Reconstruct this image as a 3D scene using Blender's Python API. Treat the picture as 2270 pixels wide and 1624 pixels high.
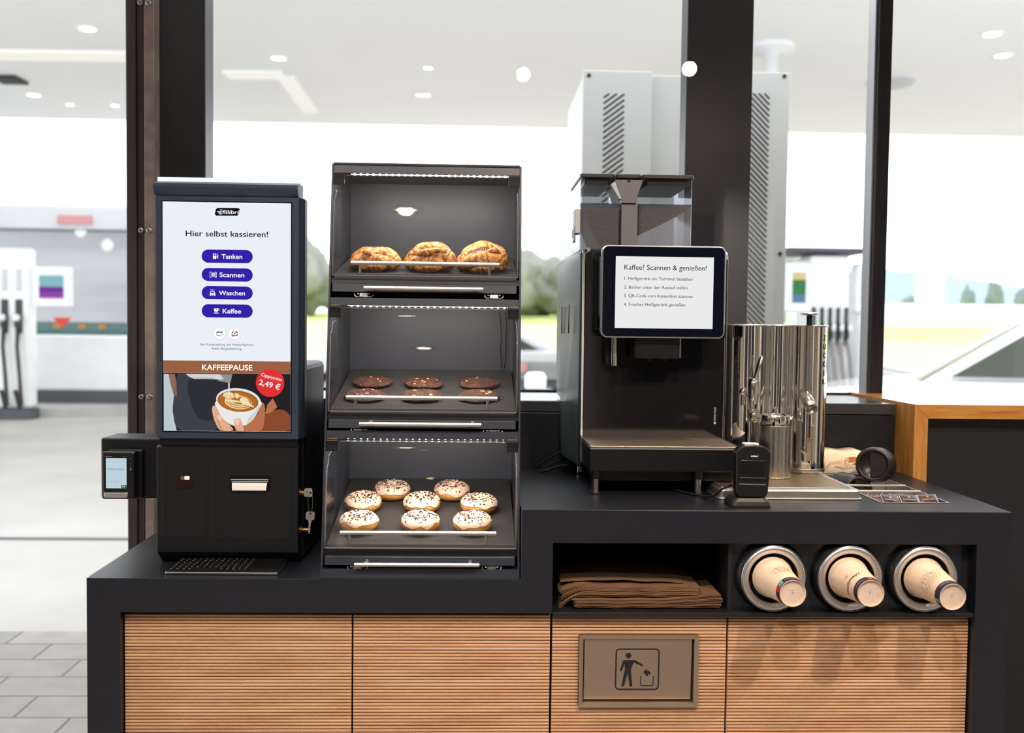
import bpy, bmesh, math, random
from mathutils import Matrix, Vector, noise

for _o in list(bpy.data.objects):
    bpy.data.objects.remove(_o, do_unlink=True)
SC = bpy.context.scene
COL = SC.collection

# ------------------------------------------------------------------ camera
CAM = Vector((0.809, -2.08, 1.399))
cd = bpy.data.cameras.new('camera'); cam = bpy.data.objects.new('camera', cd); COL.objects.link(cam)
cd.sensor_width = 36.0; cd.lens = 35.0; cd.clip_start = 0.05; cd.clip_end = 2000
cam.matrix_world = Matrix.Translation(CAM) @ Matrix.Rotation(math.radians(-1.9895), 4, 'Z') @ \
    Matrix.Rotation(math.radians(90 - 2.4932), 4, 'X') @ Matrix.Rotation(math.radians(0.7024), 4, 'Z')
cd.dof.use_dof = True; cd.dof.focus_distance = 2.30; cd.dof.aperture_fstop = 2.8; cd.dof.aperture_blades = 8
SC.camera = cam

# ------------------------------------------------------------------ world, exposure
SKY = 3.2
wd = bpy.data.worlds.new('overcast_sky'); SC.world = wd; wd.use_nodes = True
_nt = wd.node_tree; _bg = _nt.nodes['Background']
_bg.inputs[0].default_value = (0.95, 0.98, 1.0, 1); _bg.inputs[1].default_value = SKY
SC.view_settings.view_transform = 'Standard'; SC.view_settings.look = 'None'
SC.view_settings.gamma = 1.0; SC.view_settings.exposure = 0.0; SC.view_settings.use_curve_mapping = False
SC.cycles.use_denoising = True
SC.cycles.max_bounces = 14; SC.cycles.transparent_max_bounces = 24; SC.cycles.diffuse_bounces = 5
SC.cycles.glossy_bounces = 6; SC.cycles.caustics_reflective = False; SC.cycles.caustics_refractive = False
SC.cycles.sample_clamp_indirect = 6.0; SC.cycles.filter_width = 1.3

def light(name, kind, loc, energy, color, target=None, **kw):
    d = bpy.data.lights.new(name, kind); d.energy = energy; d.color = color
    for k, v in kw.items(): setattr(d, k, v)
    o = bpy.data.objects.new(name, d); COL.objects.link(o); o.location = loc
    if target is not None:
        o.rotation_euler = (Vector(target) - Vector(loc)).to_track_quat('-Z', 'Y').to_euler()
    return o
WARM = (1.0, 0.80, 0.58); NEUT = (1.0, 0.93, 0.84)
# shop ceiling: warm spots along the counter, more spots further back
SP_ = dict(spot_blend=0.85, shadow_soft_size=0.035)
light('spot_over_cups', 'SPOT', (1.95, -1.45, 2.80), 118, WARM, (1.62, 0.05, 0.70), spot_size=1.5, **SP_)
light('spot_over_middle', 'SPOT', (1.05, -1.65, 2.80), 84, NEUT, (1.0, 0.1, 0.66), spot_size=1.4, **SP_)
light('spot_over_kiosk', 'SPOT', (0.05, -1.70, 2.80), 66, NEUT, (0.3, 0.0, 0.5), spot_size=1.35, **SP_)
light('spot_over_taps', 'SPOT', (1.72, 0.02, 2.80), 62, WARM, (1.7, 0.3, 1.0), spot_size=1.0, **SP_)
for _x, _y in ((.443, -2.46), (.416, -4.87), (.33, -7.4), (2.6, -3.6), (-1.6, -3.4), (3.6, -1.0), (2.6, -6.5), (-1.6, -6.5)):
    light('shop_spot_fill', 'SPOT', (_x, _y, 2.84), 220, NEUT, (_x+.1, _y-.2, 0), spot_size=2.5, spot_blend=.9, shadow_soft_size=.035)  # first two sit at lamps mirrored in the flaps; rest added to brighten the shop
# ------------------------------------------------------------------ materials
def lin(c):
    if isinstance(c, str):
        c = c.lstrip('#'); c = tuple(int(c[i:i+2], 16)/255 for i in (0, 2, 4))
    return tuple(x/12.92 if x <= .04045 else ((x+.055)/1.055)**2.4 for x in c)
def rgba(c): return (c[0], c[1], c[2], 1)
class NT:
    def __init__(s, name):
        s.m = bpy.data.materials.new(name); s.m.use_nodes = True; s.t = s.m.node_tree; s.t.nodes.clear()
        s.out = s.n('ShaderNodeOutputMaterial')
    def n(s, typ, **kw):
        nd = s.t.nodes.new(typ)
        for k, v in kw.items(): setattr(nd, k, v)
        return nd
    def l(s, a, b): s.t.links.new(a, b)
def mat(name, col, rough=.5, metal=0., var=0., vscale=8., stretch=(1, 1, 1), bump=0., bscale=60., spec=.5, coat=0., col2=None, aniso=0., sub=0.):
    """plain procedural surface: noise-varied colour, optional noise bump"""
    N = NT(name); p = N.n('ShaderNodeBsdfPrincipled'); N.l(p.outputs[0], N.out.inputs[0])
    c = lin(col); p.inputs['Base Color'].default_value = rgba(c)
    p.inputs['Roughness'].default_value = rough; p.inputs['Metallic'].default_value = metal
    p.inputs['Specular IOR Level'].default_value = spec
    if coat: p.inputs['Coat Weight'].default_value = coat; p.inputs['Coat Roughness'].default_value = .04
    if sub: p.inputs['Subsurface Weight'].default_value = sub; p.inputs['Subsurface Radius'].default_value = (.01, .006, .003); p.inputs['Subsurface Scale'].default_value = .4
    tc = mp = None
    if var or bump or col2:
        tc = N.n('ShaderNodeTexCoord'); mp = N.n('ShaderNodeMapping'); mp.inputs['Scale'].default_value = stretch
        N.l(tc.outputs['Object'], mp.inputs[0])
    if var or col2:
        ns = N.n('ShaderNodeTexNoise'); ns.inputs['Scale'].default_value = vscale; ns.inputs['Detail'].default_value = 5
        N.l(mp.outputs[0], ns.inputs['Vector'])
        mx = N.n('ShaderNodeMix', data_type='RGBA')
        a = lin(col2) if col2 else tuple(min(1, x*(1+var)) for x in c)
        b = c if col2 else tuple(x*(1-var) for x in c)
        mx.inputs[6].default_value = rgba(b); mx.inputs[7].default_value = rgba(a)
        cr = N.n('ShaderNodeMapRange'); cr.inputs[1].default_value = .35; cr.inputs[2].default_value = .65
        N.l(ns.outputs[0], cr.inputs[0]); N.l(cr.outputs[0], mx.inputs[0]); N.l(mx.outputs[2], p.inputs['Base Color'])
    if bump:
        nb = N.n('ShaderNodeTexNoise'); nb.inputs['Scale'].default_value = bscale; nb.inputs['Detail'].default_value = 4
        N.l(mp.outputs[0], nb.inputs['Vector'])
        bp = N.n('ShaderNodeBump'); bp.inputs['Strength'].default_value = bump; bp.inputs['Distance'].default_value = .004
        N.l(nb.outputs[0], bp.inputs['Height']); N.l(bp.outputs[0], p.inputs['Normal'])
    return N.m
def emit(name, col, strength=1.0):
    N = NT(name); e = N.n('ShaderNodeEmission'); e.inputs[0].default_value = rgba(lin(col)); e.inputs[1].default_value = strength
    N.l(e.outputs[0], N.out.inputs[0]); return N.m
def glass(name, tint=(1, 1, 1), f0=.04, haze=0., hazecol=(.5, .5, .5), rough=0.):
    """thin clear sheet: mostly lets light straight through, mirrors a little, more at grazing angles; optional milky haze"""
    N = NT(name)
    g = N.n('ShaderNodeNewGeometry'); d = N.n('ShaderNodeVectorMath', operation='DOT_PRODUCT')
    N.l(g.outputs['Incoming'], d.inputs[0]); N.l(g.outputs['Normal'], d.inputs[1])
    ab = N.n('ShaderNodeMath', operation='ABSOLUTE'); N.l(d.outputs['Value'], ab.inputs[0])
    om = N.n('ShaderNodeMath', operation='SUBTRACT'); om.inputs[0].default_value = 1; N.l(ab.outputs[0], om.inputs[1])
    pw = N.n('ShaderNodeMath', operation='POWER'); pw.inputs[1].default_value = 5; N.l(om.outputs[0], pw.inputs[0])
    fr = N.n('ShaderNodeMapRange'); fr.inputs[3].default_value = f0; fr.inputs[4].default_value = .8; N.l(pw.outputs[0], fr.inputs[0])
    tr = N.n('ShaderNodeBsdfTransparent'); tr.inputs[0].default_value = rgba(tint)
    gl = N.n('ShaderNodeBsdfGlossy'); gl.inputs['Roughness'].default_value = rough
    base = tr
    if haze:
        df = N.n('ShaderNodeBsdfDiffuse'); df.inputs[0].default_value = rgba(hazecol)
        tl = N.n('ShaderNodeBsdfTranslucent'); tl.inputs[0].default_value = rgba(hazecol)
        m0 = N.n('ShaderNodeMixShader'); m0.inputs[0].default_value = .5; N.l(df.outputs[0], m0.inputs[1]); N.l(tl.outputs[0], m0.inputs[2])
        m1 = N.n('ShaderNodeMixShader'); m1.inputs[0].default_value = haze; N.l(tr.outputs[0], m1.inputs[1]); N.l(m0.outputs[0], m1.inputs[2]); base = m1
    mx = N.n('ShaderNodeMixShader'); N.l(fr.outputs[0], mx.inputs[0]); N.l(base.outputs[0], mx.inputs[1]); N.l(gl.outputs[0], mx.inputs[2])
    N.l(mx.outputs[0], N.out.inputs[0]); return N.m
def wood(name, c1, c2, axis_stretch, scale=6., rough=.5, bump=.1, fine=90.):
    """streaky grain: noise stretched along one axis, two tones plus fine pores"""
    N = NT(name); p = N.n('ShaderNodeBsdfPrincipled'); N.l(p.outputs[0], N.out.inputs[0]); p.inputs['Roughness'].default_value = rough
    tc = N.n('ShaderNodeTexCoord'); mp = N.n('ShaderNodeMapping'); mp.inputs['Scale'].default_value = axis_stretch
    N.l(tc.outputs['Object'], mp.inputs[0])
    a = N.n('ShaderNodeTexNoise'); a.inputs['Scale'].default_value = scale; a.inputs['Detail'].default_value = 6; N.l(mp.outputs[0], a.inputs['Vector'])
    b = N.n('ShaderNodeTexNoise'); b.inputs['Scale'].default_value = fine; b.inputs['Detail'].default_value = 3; N.l(mp.outputs[0], b.inputs['Vector'])
    ad = N.n('ShaderNodeMath', operation='MULTIPLY_ADD'); N.l(b.outputs[0], ad.inputs[0]); ad.inputs[1].default_value = .45; N.l(a.outputs[0], ad.inputs[2])
    mr = N.n('ShaderNodeMapRange'); mr.inputs[1].default_value = .48; mr.inputs[2].default_value = .98; N.l(ad.outputs[0], mr.inputs[0])
    mx = N.n('ShaderNodeMix', data_type='RGBA'); mx.inputs[6].default_value = rgba(lin(c1)); mx.inputs[7].default_value = rgba(lin(c2))
    N.l(mr.outputs[0], mx.inputs[0]); N.l(mx.outputs[2], p.inputs['Base Color'])
    bp = N.n('ShaderNodeBump'); bp.inputs['Strength'].default_value = bump; bp.inputs['Distance'].default_value = .002
    N.l(ad.outputs[0], bp.inputs['Height']); N.l(bp.outputs[0], p.inputs['Normal'])
    return N.m
def brushed(name, col, axis=(1, 1, 60), rough=.28):
    N = NT(name); p = N.n('ShaderNodeBsdfPrincipled'); N.l(p.outputs[0], N.out.inputs[0])
    p.inputs['Base Color'].default_value = rgba(lin(col)); p.inputs['Metallic'].default_value = 1
    tc = N.n('ShaderNodeTexCoord'); mp = N.n('ShaderNodeMapping'); mp.inputs['Scale'].default_value = axis; N.l(tc.outputs['Object'], mp.inputs[0])
    a = N.n('ShaderNodeTexNoise'); a.inputs['Scale'].default_value = 14; a.inputs['Detail'].default_value = 3; N.l(mp.outputs[0], a.inputs['Vector'])
    mr = N.n('ShaderNodeMapRange'); mr.inputs[3].default_value = rough-.07; mr.inputs[4].default_value = rough+.1; N.l(a.outputs[0], mr.inputs[0]); N.l(mr.outputs[0], p.inputs['Roughness'])
    bp = N.n('ShaderNodeBump'); bp.inputs['Strength'].default_value = .02; bp.inputs['Distance'].default_value = .001; N.l(a.outputs[0], bp.inputs['Height']); N.l(bp.outputs[0], p.inputs['Normal'])
    return N.m
def crust(name, light, dark, scale, dist, mid=.5):
    """baked dough: wavy bands of two browns with a rough crumbly bump"""
    N = NT(name); p = N.n('ShaderNodeBsdfPrincipled'); N.l(p.outputs[0], N.out.inputs[0]); p.inputs['Roughness'].default_value = .42
    tc = N.n('ShaderNodeTexCoord')
    w = N.n('ShaderNodeTexWave'); w.inputs['Scale'].default_value = scale; w.inputs['Distortion'].default_value = dist; w.inputs['Detail'].default_value = 3; w.inputs['Detail Scale'].default_value = 2
    N.l(tc.outputs['Object'], w.inputs['Vector'])
    a = N.n('ShaderNodeTexNoise'); a.inputs['Scale'].default_value = 160; a.inputs['Detail'].default_value = 4; N.l(tc.outputs['Object'], a.inputs['Vector'])
    ad = N.n('ShaderNodeMath', operation='MULTIPLY_ADD'); N.l(a.outputs[0], ad.inputs[0]); ad.inputs[1].default_value = .5; N.l(w.outputs['Fac'], ad.inputs[2])
    mr = N.n('ShaderNodeMapRange'); mr.inputs[1].default_value = mid-.3; mr.inputs[2].default_value = mid+.35; N.l(ad.outputs[0], mr.inputs[0])
    mx = N.n('ShaderNodeMix', data_type='RGBA'); mx.inputs[6].default_value = rgba(lin(dark)); mx.inputs[7].default_value = rgba(lin(light)); N.l(mr.outputs[0], mx.inputs[0])
    N.l(mx.outputs[2], p.inputs['Base Color'])
    bp = N.n('ShaderNodeBump'); bp.inputs['Strength'].default_value = .5; bp.inputs['Distance'].default_value = .003; N.l(ad.outputs[0], bp.inputs['Height']); N.l(bp.outputs[0], p.inputs['Normal'])
    return N.m
def paving(name, c1, c2, mortar, sx, sy):
    N = NT(name); p = N.n('ShaderNodeBsdfPrincipled'); N.l(p.outputs[0], N.out.inputs[0]); p.inputs['Roughness'].default_value = .7
    tc = N.n('ShaderNodeTexCoord'); b = N.n('ShaderNodeTexBrick'); N.l(tc.outputs['Object'], b.inputs['Vector'])
    b.inputs['Color1'].default_value = rgba(lin(c1)); b.inputs['Color2'].default_value = rgba(lin(c2)); b.inputs['Mortar'].default_value = rgba(lin(mortar))
    b.inputs['Scale'].default_value = 1; b.inputs['Brick Width'].default_value = sx; b.inputs['Row Height'].default_value = sy; b.inputs['Mortar Size'].default_value = .006; b.inputs['Mortar Smooth'].default_value = .3
    a = N.n('ShaderNodeTexNoise'); a.inputs['Scale'].default_value = 9; a.inputs['Detail'].default_value = 5; N.l(tc.outputs['Object'], a.inputs['Vector'])
    mx = N.n('ShaderNodeMix', data_type='RGBA', blend_type='MULTIPLY'); mx.inputs[0].default_value = .35; N.l(b.outputs[0], mx.inputs[6]); N.l(a.outputs[0], mx.inputs[7]); N.l(mx.outputs[2], p.inputs['Base Color'])
    bp = N.n('ShaderNodeBump'); bp.inputs['Strength'].default_value = .4; bp.inputs['Distance'].default_value = .004; bp.invert = True
    N.l(b.outputs['Fac'], bp.inputs['Height']); N.l(bp.outputs[0], p.inputs['Normal'])
    return N.m

M = {}
M['laminate'] = mat('black_laminate', '#181a23', .36, var=.10, vscale=30, bump=.05, bscale=400)
M['laminate_in'] = mat('dark_inner_board', '#141418', .55, var=.1, vscale=12)
M['seam'] = mat('seam_black', '#060607', .7)
M['slat'] = wood('slat_beech', '#bf8c66', '#ddb28c', (1.2, 14, 14), 5., .5, .08, 40.)
M['oak'] = wood('oak_upright', '#a9682c', '#d09850', (16, 16, 1.3), 5., .42, .12, 30.)
M['oak_x'] = wood('oak_lengthwise', '#ad6c2e', '#d29b54', (1.3, 16, 16), 5., .2, .06, 30.)
M['powder'] = mat('black_powder_coat', '#0c0d12', .42, var=.08, vscale=60, bump=.08, bscale=700)
M['powder_grey'] = mat('slate_powder_coat', '#343e50', .36, var=.06, vscale=40, bump=.06, bscale=700)
M['satin'] = mat('black_satin_plastic', '#0e0e11', .34, bump=.03, bscale=500)
M['gloss'] = mat('black_gloss', '#1b1a1c', .09, spec=.5, bump=.012, bscale=38)
M['rubber'] = mat('black_rubber', '#0a0a0b', .75)
M['case'] = mat('case_charcoal', '#2a2e3a', .40, var=.06, vscale=25, bump=.03, bscale=500)
M['case_in'] = mat('case_inner_grey', '#484b56', .38, var=.08, vscale=9, stretch=(1, 1, 1))
M['tray'] = mat('tray_anthracite', '#3a3837', .4, var=.08, vscale=20, bump=.04, bscale=300)
M['steel'] = brushed('brushed_steel', '#dedad6', (1, 60, 60), .34)
M['steel_v'] = brushed('brushed_steel_upright', '#c4c0bc', (60, 60, 1), .24)
M['steel_dull'] = brushed('satin_steel', '#c4ad9a', (1, 40, 40), .42)
M['chrome'] = mat('polished_chrome', '#f4f2f1', .04, 1.0)
M['alu'] = mat('satin_aluminium', '#c3c3c8', .3, 1.0, bump=.02, bscale=600)
M['galv'] = mat('galvanised_steel', '#9c857c', .45, .2, var=.2, vscale=22, col2='#b39f95')
M['frame'] = mat('window_frame_dark', '#4a4046', .34, var=.12, vscale=10, stretch=(6, 6, .6))
M['frame_blue'] = mat('mullion_dark', '#1d1e28', .3, var=.3, vscale=14, stretch=(8, 8, .5))
M['post'] = mat('post_anthracite', '#1e2031', .36, var=.07, vscale=6, spec=.35)
M['acrylic'] = glass('clear_acrylic', (.975, .97, .965), .045)
M['edge_highlight_and_latch'] = glass('edge_highlight_and_latch', (.82, .79, .75), .06, .28, (.7, .66, .62), .15)  # pale haze paints the led highlight on flap edges; also used for clear latches
M['pane'] = glass('window_glass', (.985, .99, .99), .035)
M['hopper'] = glass('clear_hopper_plastic', (.80, .82, .85), .05)
M['frost'] = glass('frosted_hopper', (.74, .74, .78), .03, .26, (.55, .56, .62), .2)
M['beans'] = mat('coffee_beans', '#3a231c', .5, var=.5, vscale=110, bump=.7, bscale=120)
M['white'] = mat('white_paint', '#eceef0', .45, var=.03, vscale=4)
M['cup'] = mat('cream_paper', '#e6c8ad', .62, var=.03, vscale=30)
M['cupbase'] = mat('cup_base_paper', '#dcc4b2', .7, var=.04, vscale=60)
M['navy'] = mat('navy_print', '#2a2038', .55)
M['ink'] = mat('black_ink', '#17151a', .6)
M['inkgrey'] = mat('grey_ink', '#8a8480', .6)
M['red'] = mat('red_print', '#d2281e', .5)
M['cyan'] = mat('cyan_print', '#58b6c4', .5)
M['goldprint'] = mat('gold_print', '#c98b3c', .45)
M['creamprint'] = mat('pale_print', '#cdbcb4', .6)
M['kraft'] = mat('kraft_paper', '#7d5a40', .8, var=.16, vscale=14, stretch=(1, 6, 6), bump=.15, bscale=60)
M['paper'] = mat('white_paper', '#f3ece6', .7)
M['brass'] = mat('brass', '#a9814c', .3, 1.0)
M['keysteel'] = mat('nickel_key', '#c8c4bf', .3, .9, var=.1, vscale=200)
M['dough'] = mat('donut_dough', '#d9a35e', .6, col2='#b97a3a', vscale=35, bump=.15, bscale=120, sub=.1)
M['icing'] = mat('pale_pink_icing', '#e6c4ab', .4, var=.03, vscale=50, bump=.05, bscale=90, sub=.15)
M['s_choc'] = mat('sprinkle_chocolate', '#3a1a12', .4); M['s_pink'] = mat('sprinkle_pink', '#d8506a', .4)
M['s_green'] = mat('sprinkle_green', '#6fae62', .4); M['s_blue'] = mat('sprinkle_blue', '#7f93c8', .4); M['s_yel'] = mat('sprinkle_yellow', '#e6b52a', .4)
M['s_white'] = mat('sprinkle_cream', '#f3e2cf', .4)
M['cookie'] = mat('chocolate_cookie', '#5a2f1f', .7, col2='#2e150d', vscale=60, bump=.9, bscale=140)
M['nut'] = mat('hazelnut_piece', '#e2b064', .5, var=.2, vscale=150)
M['pastry'] = crust('baked_twist', '#d8944c', '#6e381c', 14, 16, .43)
M['choc'] = crust('chocolate_filling', '#8a4a20', '#34140a', 60, 6, .7)
M['ledwhite'] = emit('led_strip_glow', '#fff3e4', 3.0)
M['ledpoint'] = emit('led_point_glow', '#fff4e4', 30.0)
M['lampglow'] = emit('ceiling_lamp_glow', '#ffd9ab', 40.0)
M['panelglow'] = emit('ceiling_panel_glow', '#ffefdc', 3.0)
M['cardlight'] = emit('reader_light', '#ffdcb0', 2.2)
M['blueled'] = emit('blue_indicator', '#4a6cff', 2.4)
M['hoodwhite'] = emit('hood_white_strip', '#fafcff', 1.0)
M['lidplastic'] = mat('black_lid_plastic', '#1f1819', .36, bump=.05, bscale=300)
M['amber'] = mat('amber_window', '#2b1710', .12)
M['grille'] = mat('grille_dark', '#6d5844', .5)
M['concrete'] = mat('pale_concrete', '#a9a6a2', .75, var=.10, vscale=.8, bump=.1, bscale=40)
M['pavers'] = paving('concrete_pavers', '#a09a93', '#948f88', '#625d59', .40, .2)
M['kerb'] = mat('kerb_stone', '#b0afad', .8, var=.08, vscale=4)
M['dkplinth'] = mat('dark_plinth', '#4a4c55', .6)
M['canopy'] = mat('canopy_white_metal', '#fcfcfc', .5, var=.01, vscale=.6)
M['tower'] = mat('grey_sheet_metal', '#c6c7c5', .45, var=.03, vscale=3)
M['towerdark'] = mat('louvre_shadow_metal', '#15201f', .6)
M['facade'] = mat('grey_metal_cladding', '#a2a3a8', .3, .35, var=.12, vscale=.8, stretch=(.3, 1, 3))
M['ledge_lam'] = mat('ledge_laminate', '#3a3a40', .2, var=.05, vscale=20)
M['palered'] = mat('pale_red_sign', '#c98f93', .6)
M['fascia'] = mat('light_grey_fascia', '#c9cbce', .5, var=.04, vscale=1)
M['teal'] = mat('teal_glass_band', '#3c6a66', .15)
M['pumpdark'] = mat('dark_green_nozzle', '#23322f', .5)
M['hose'] = mat('black_hose', '#33322f', .6)
M['hosegrey'] = mat('grey_hose', '#8b8784', .6)
M['carwhite'] = mat('white_car_paint', '#e9ebee', .18, coat=.5)
M['carsilver'] = mat('silver_car_paint', '#b9bcc1', .22, .35, coat=.5)
M['carglass'] = mat('car_window', '#565d56', .12, spec=.15)
M['tyre'] = mat('tyre_rubber', '#2a2426', .8)
M['grass'] = mat('spring_grass', '#a9bf63', .9, col2='#c3cf84', vscale=.6)
M['soil'] = mat('pale_field_soil', '#cbb08e', .9, col2='#c6bb8c', vscale=.05)
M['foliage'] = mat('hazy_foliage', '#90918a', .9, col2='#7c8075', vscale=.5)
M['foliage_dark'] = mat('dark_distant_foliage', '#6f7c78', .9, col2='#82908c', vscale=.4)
M['ring_steel'] = mat('satin_ring_steel', '#d9d7d8', .36, 1.0)
M['steel_plain'] = mat('satin_steel_plain', '#d2cfcb', .24, 1.0)
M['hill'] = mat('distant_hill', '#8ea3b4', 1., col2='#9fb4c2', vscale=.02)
M['orange'] = mat('safety_orange', '#ef7a1f', .5)
M['trailer'] = mat('grey_trailer', '#8b8d8c', .5, var=.1, vscale=2, stretch=(.3, 1, 6))
M['wallwarm'] = mat('warm_wall', '#b5a898', .7, var=.05, vscale=2)
M['ceil'] = mat('white_ceiling', '#d9d6d0', .7, var=.02, vscale=2)
M['floor'] = paving('dark_floor_tiles', '#8a8480', '#928b87', '#5f5a58', .6, .6)
def E_(name, c, s=1.): M[name] = emit('screen_'+name, c, s)
for _n, _c in dict(scr='#ebf0f7', scr2='#ebebeb', pill='#3620a8', ptxt='#ffffff', stxt='#0d0d12', sgrey='#d4d9df', brown='#9a6242', adbg='#252326', adlight='#b9c8cc', adtan='#8d6a58',
                   apron='#3f4048', apron2='#2f2f36', jug='#d3d5d8', jugsh='#8f9295', milk='#f6f2ec', skin='#e3ab88', skin2='#b8714d', skin3='#8a4a30', cupw='#e9eae8', cupsh='#cfd2d0', coffee='#b26a22', coffee2='#8f4f17',
                   crema='#f1dfb0', nail='#efc9b4', adred='#e33336', tick='#2aa27a', devscr='#bcd2dd', devtxt='#5f8fb4', devline='#8fb1cb', okgreen='#12562f', okdark='#0f3a1e', ledgrn='#2fa36b',
                   pgreen='#4d8c5c', pblue='#6d8fb6', pyel='#e6d9a0', ppurp='#9a4bb0', pcyan='#8fc4cc', pmag='#7a3aa0', pmauve='#8f7f96').items():
    E_(_n, _c)
M['bezel'] = mat('screen_glass_bezel', '#0a0f1c', .06, spec=.6)

# ------------------------------------------------------------------ mesh builder
XZ = Matrix.Rotation(math.radians(90), 4, 'X')        # lays a drawing in x,y up on an x,z wall that faces -y
WORLD = {}
def wm(o): return WORLD.get(o.name, Matrix.Identity(4))
_TXT = {}
def text_mesh(s, bold):
    k = (s, bold)
    if k in _TXT: return _TXT[k]
    c = bpy.data.curves.new('lettering', 'FONT'); c.body = s; c.offset = bold; c.resolution_u = 4
    o = bpy.data.objects.new('lettering', c); COL.objects.link(o); bpy.context.view_layer.update()
    dg = bpy.context.evaluated_depsgraph_get(); me = bpy.data.meshes.new_from_object(o.evaluated_get(dg))
    v = [tuple(p.co) for p in me.vertices]; f = [tuple(p.vertices) for p in me.polygons]
    bpy.data.objects.remove(o); bpy.data.curves.remove(c); bpy.data.meshes.remove(me)
    _TXT[k] = (v, f); return _TXT[k]
def cap_height(bold=0.):
    v, _ = text_mesh('H', bold); return max(p[1] for p in v)-min(p[1] for p in v)
def rrect(x0, x1, y0, y1, r, n=6):
    r = min(r, (x1-x0)/2, (y1-y0)/2); o = []
    for cx, cy, a in ((x1-r, y0+r, -90), (x1-r, y1-r, 0), (x0+r, y1-r, 90), (x0+r, y0+r, 180)):
        for i in range(n+1):
            t = math.radians(a+90*i/n); o.append((cx+r*math.cos(t), cy+r*math.sin(t)))
    return o
def oval(cx, cy, rx, ry=None, n=40, rot=0.):
    ry = rx if ry is None else ry; o = []
    for i in range(n):
        t = 2*math.pi*i/n; x = rx*math.cos(t); y = ry*math.sin(t)
        o.append((cx+x*math.cos(rot)-y*math.sin(rot), cy+x*math.sin(rot)+y*math.cos(rot)))
    return o
class MB:
    def __init__(s): s.v = []; s.f = []; s.mi = []; s.sm = []; s.mats = []
    def _m(s, m):
        m = M[m] if isinstance(m, str) else m
        if m not in s.mats: s.mats.append(m)
        return s.mats.index(m)
    def add(s, vs, fs, m, smooth=False, T=None, fn=None):
        b = len(s.v); k = s._m(m)
        for p in vs:
            p = Vector(p) if len(p) == 3 else Vector((p[0], p[1], 0))
            if fn: p = Vector(fn(p))
            if T is not None: p = T @ p
            s.v.append(tuple(p))
        for f in fs: s.f.append(tuple(b+i for i in f)); s.mi.append(k); s.sm.append(smooth)
        return s
    def bm(s, bm, m, smooth=False, T=None):
        bm.verts.index_update()
        s.add([v.co.copy() for v in bm.verts], [[v.index for v in f.verts] for f in bm.faces], m, smooth, T); bm.free(); return s
    def box(s, x0, x1, y0, y1, z0, z1, m, bev=0., T=None, seg=2):
        bm = bmesh.new(); bmesh.ops.create_cube(bm, size=1)
        for v in bm.verts: v.co = Vector((x0+(v.co.x+.5)*(x1-x0), y0+(v.co.y+.5)*(y1-y0), z0+(v.co.z+.5)*(z1-z0)))
        if bev: bmesh.ops.bevel(bm, geom=bm.edges[:], offset=bev, segments=seg, affect='EDGES', profile=.5)
        return s.bm(bm, m, False, T)
    def prism(s, poly, a, b, m, T=None, bev=0., bevside=None, smooth=False, axis='Z', seg=2):
        """polygon drawn in (u,v), drawn out from a to b along the third axis; axis X: (y,z), Y: (x,z), Z: (x,y)"""
        bm = bmesh.new(); put = {'X': lambda u, v, w: (w, u, v), 'Y': lambda u, v, w: (u, w, v), 'Z': lambda u, v, w: (u, v, w)}[axis]
        A = [bm.verts.new(put(u, v, a)) for u, v in poly]; B = [bm.verts.new(put(u, v, b)) for u, v in poly]
        n = len(poly); bm.faces.new(A); bm.faces.new(B[::-1])
        for i in range(n): bm.faces.new((A[i], B[i], B[(i+1) % n], A[(i+1) % n]))
        bmesh.ops.recalc_face_normals(bm, faces=bm.faces[:])
        if bev:
            sa = set(A); sb = set(B)
            ed = [e for e in bm.edges if (bevside in (None, 'a') and e.verts[0] in sa and e.verts[1] in sa) or (bevside in (None, 'b') and e.verts[0] in sb and e.verts[1] in sb)]
            bmesh.ops.bevel(bm, geom=ed, offset=bev, segments=seg, affect='EDGES', profile=.5)
        return s.bm(bm, m, smooth, T)
    def lathe(s, prof, m, T=None, n=32, smooth=True, caps=(False, False), a0=0., a1=2*math.pi, fn=None):
        full = abs(a1-a0-2*math.pi) < 1e-6; k = n if full else n+1; vs = []; fs = []
        for r, z in prof:
            for i in range(k):
                t = a0+(a1-a0)*i/n; vs.append((r*math.cos(t), r*math.sin(t), z))
        for j in range(len(prof)-1):
            for i in range(n):
                i2 = (i+1) % k; fs.append((j*k+i, j*k+i2, (j+1)*k+i2, (j+1)*k+i))
        if caps[0]: fs.append(tuple(range(k))[::-1])
        if caps[1]: fs.append(tuple((len(prof)-1)*k+i for i in range(k)))
        return s.add(vs, fs, m, smooth, T, fn)
    def cyl(s, p0, p1, r, m, r1=None, n=24, caps=True, smooth=True):
        p0 = Vector(p0); p1 = Vector(p1); d = p1-p0; q = d.to_track_quat('Z', 'Y').to_matrix().to_4x4()
        T = Matrix.Translation(p0) @ q; L = d.length; r1 = r if r1 is None else r1
        s.lathe([(r, 0), (r1, L)], m, T, n, smooth)
        if caps:
            for rr, z, fl in ((r, 0, True), (r1, L, False)):
                vs = [(rr*math.cos(2*math.pi*i/n), rr*math.sin(2*math.pi*i/n), z) for i in range(n)]
                s.add(vs, [tuple(range(n))[::-1] if fl else tuple(range(n))], m, False, T)
        return s
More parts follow.
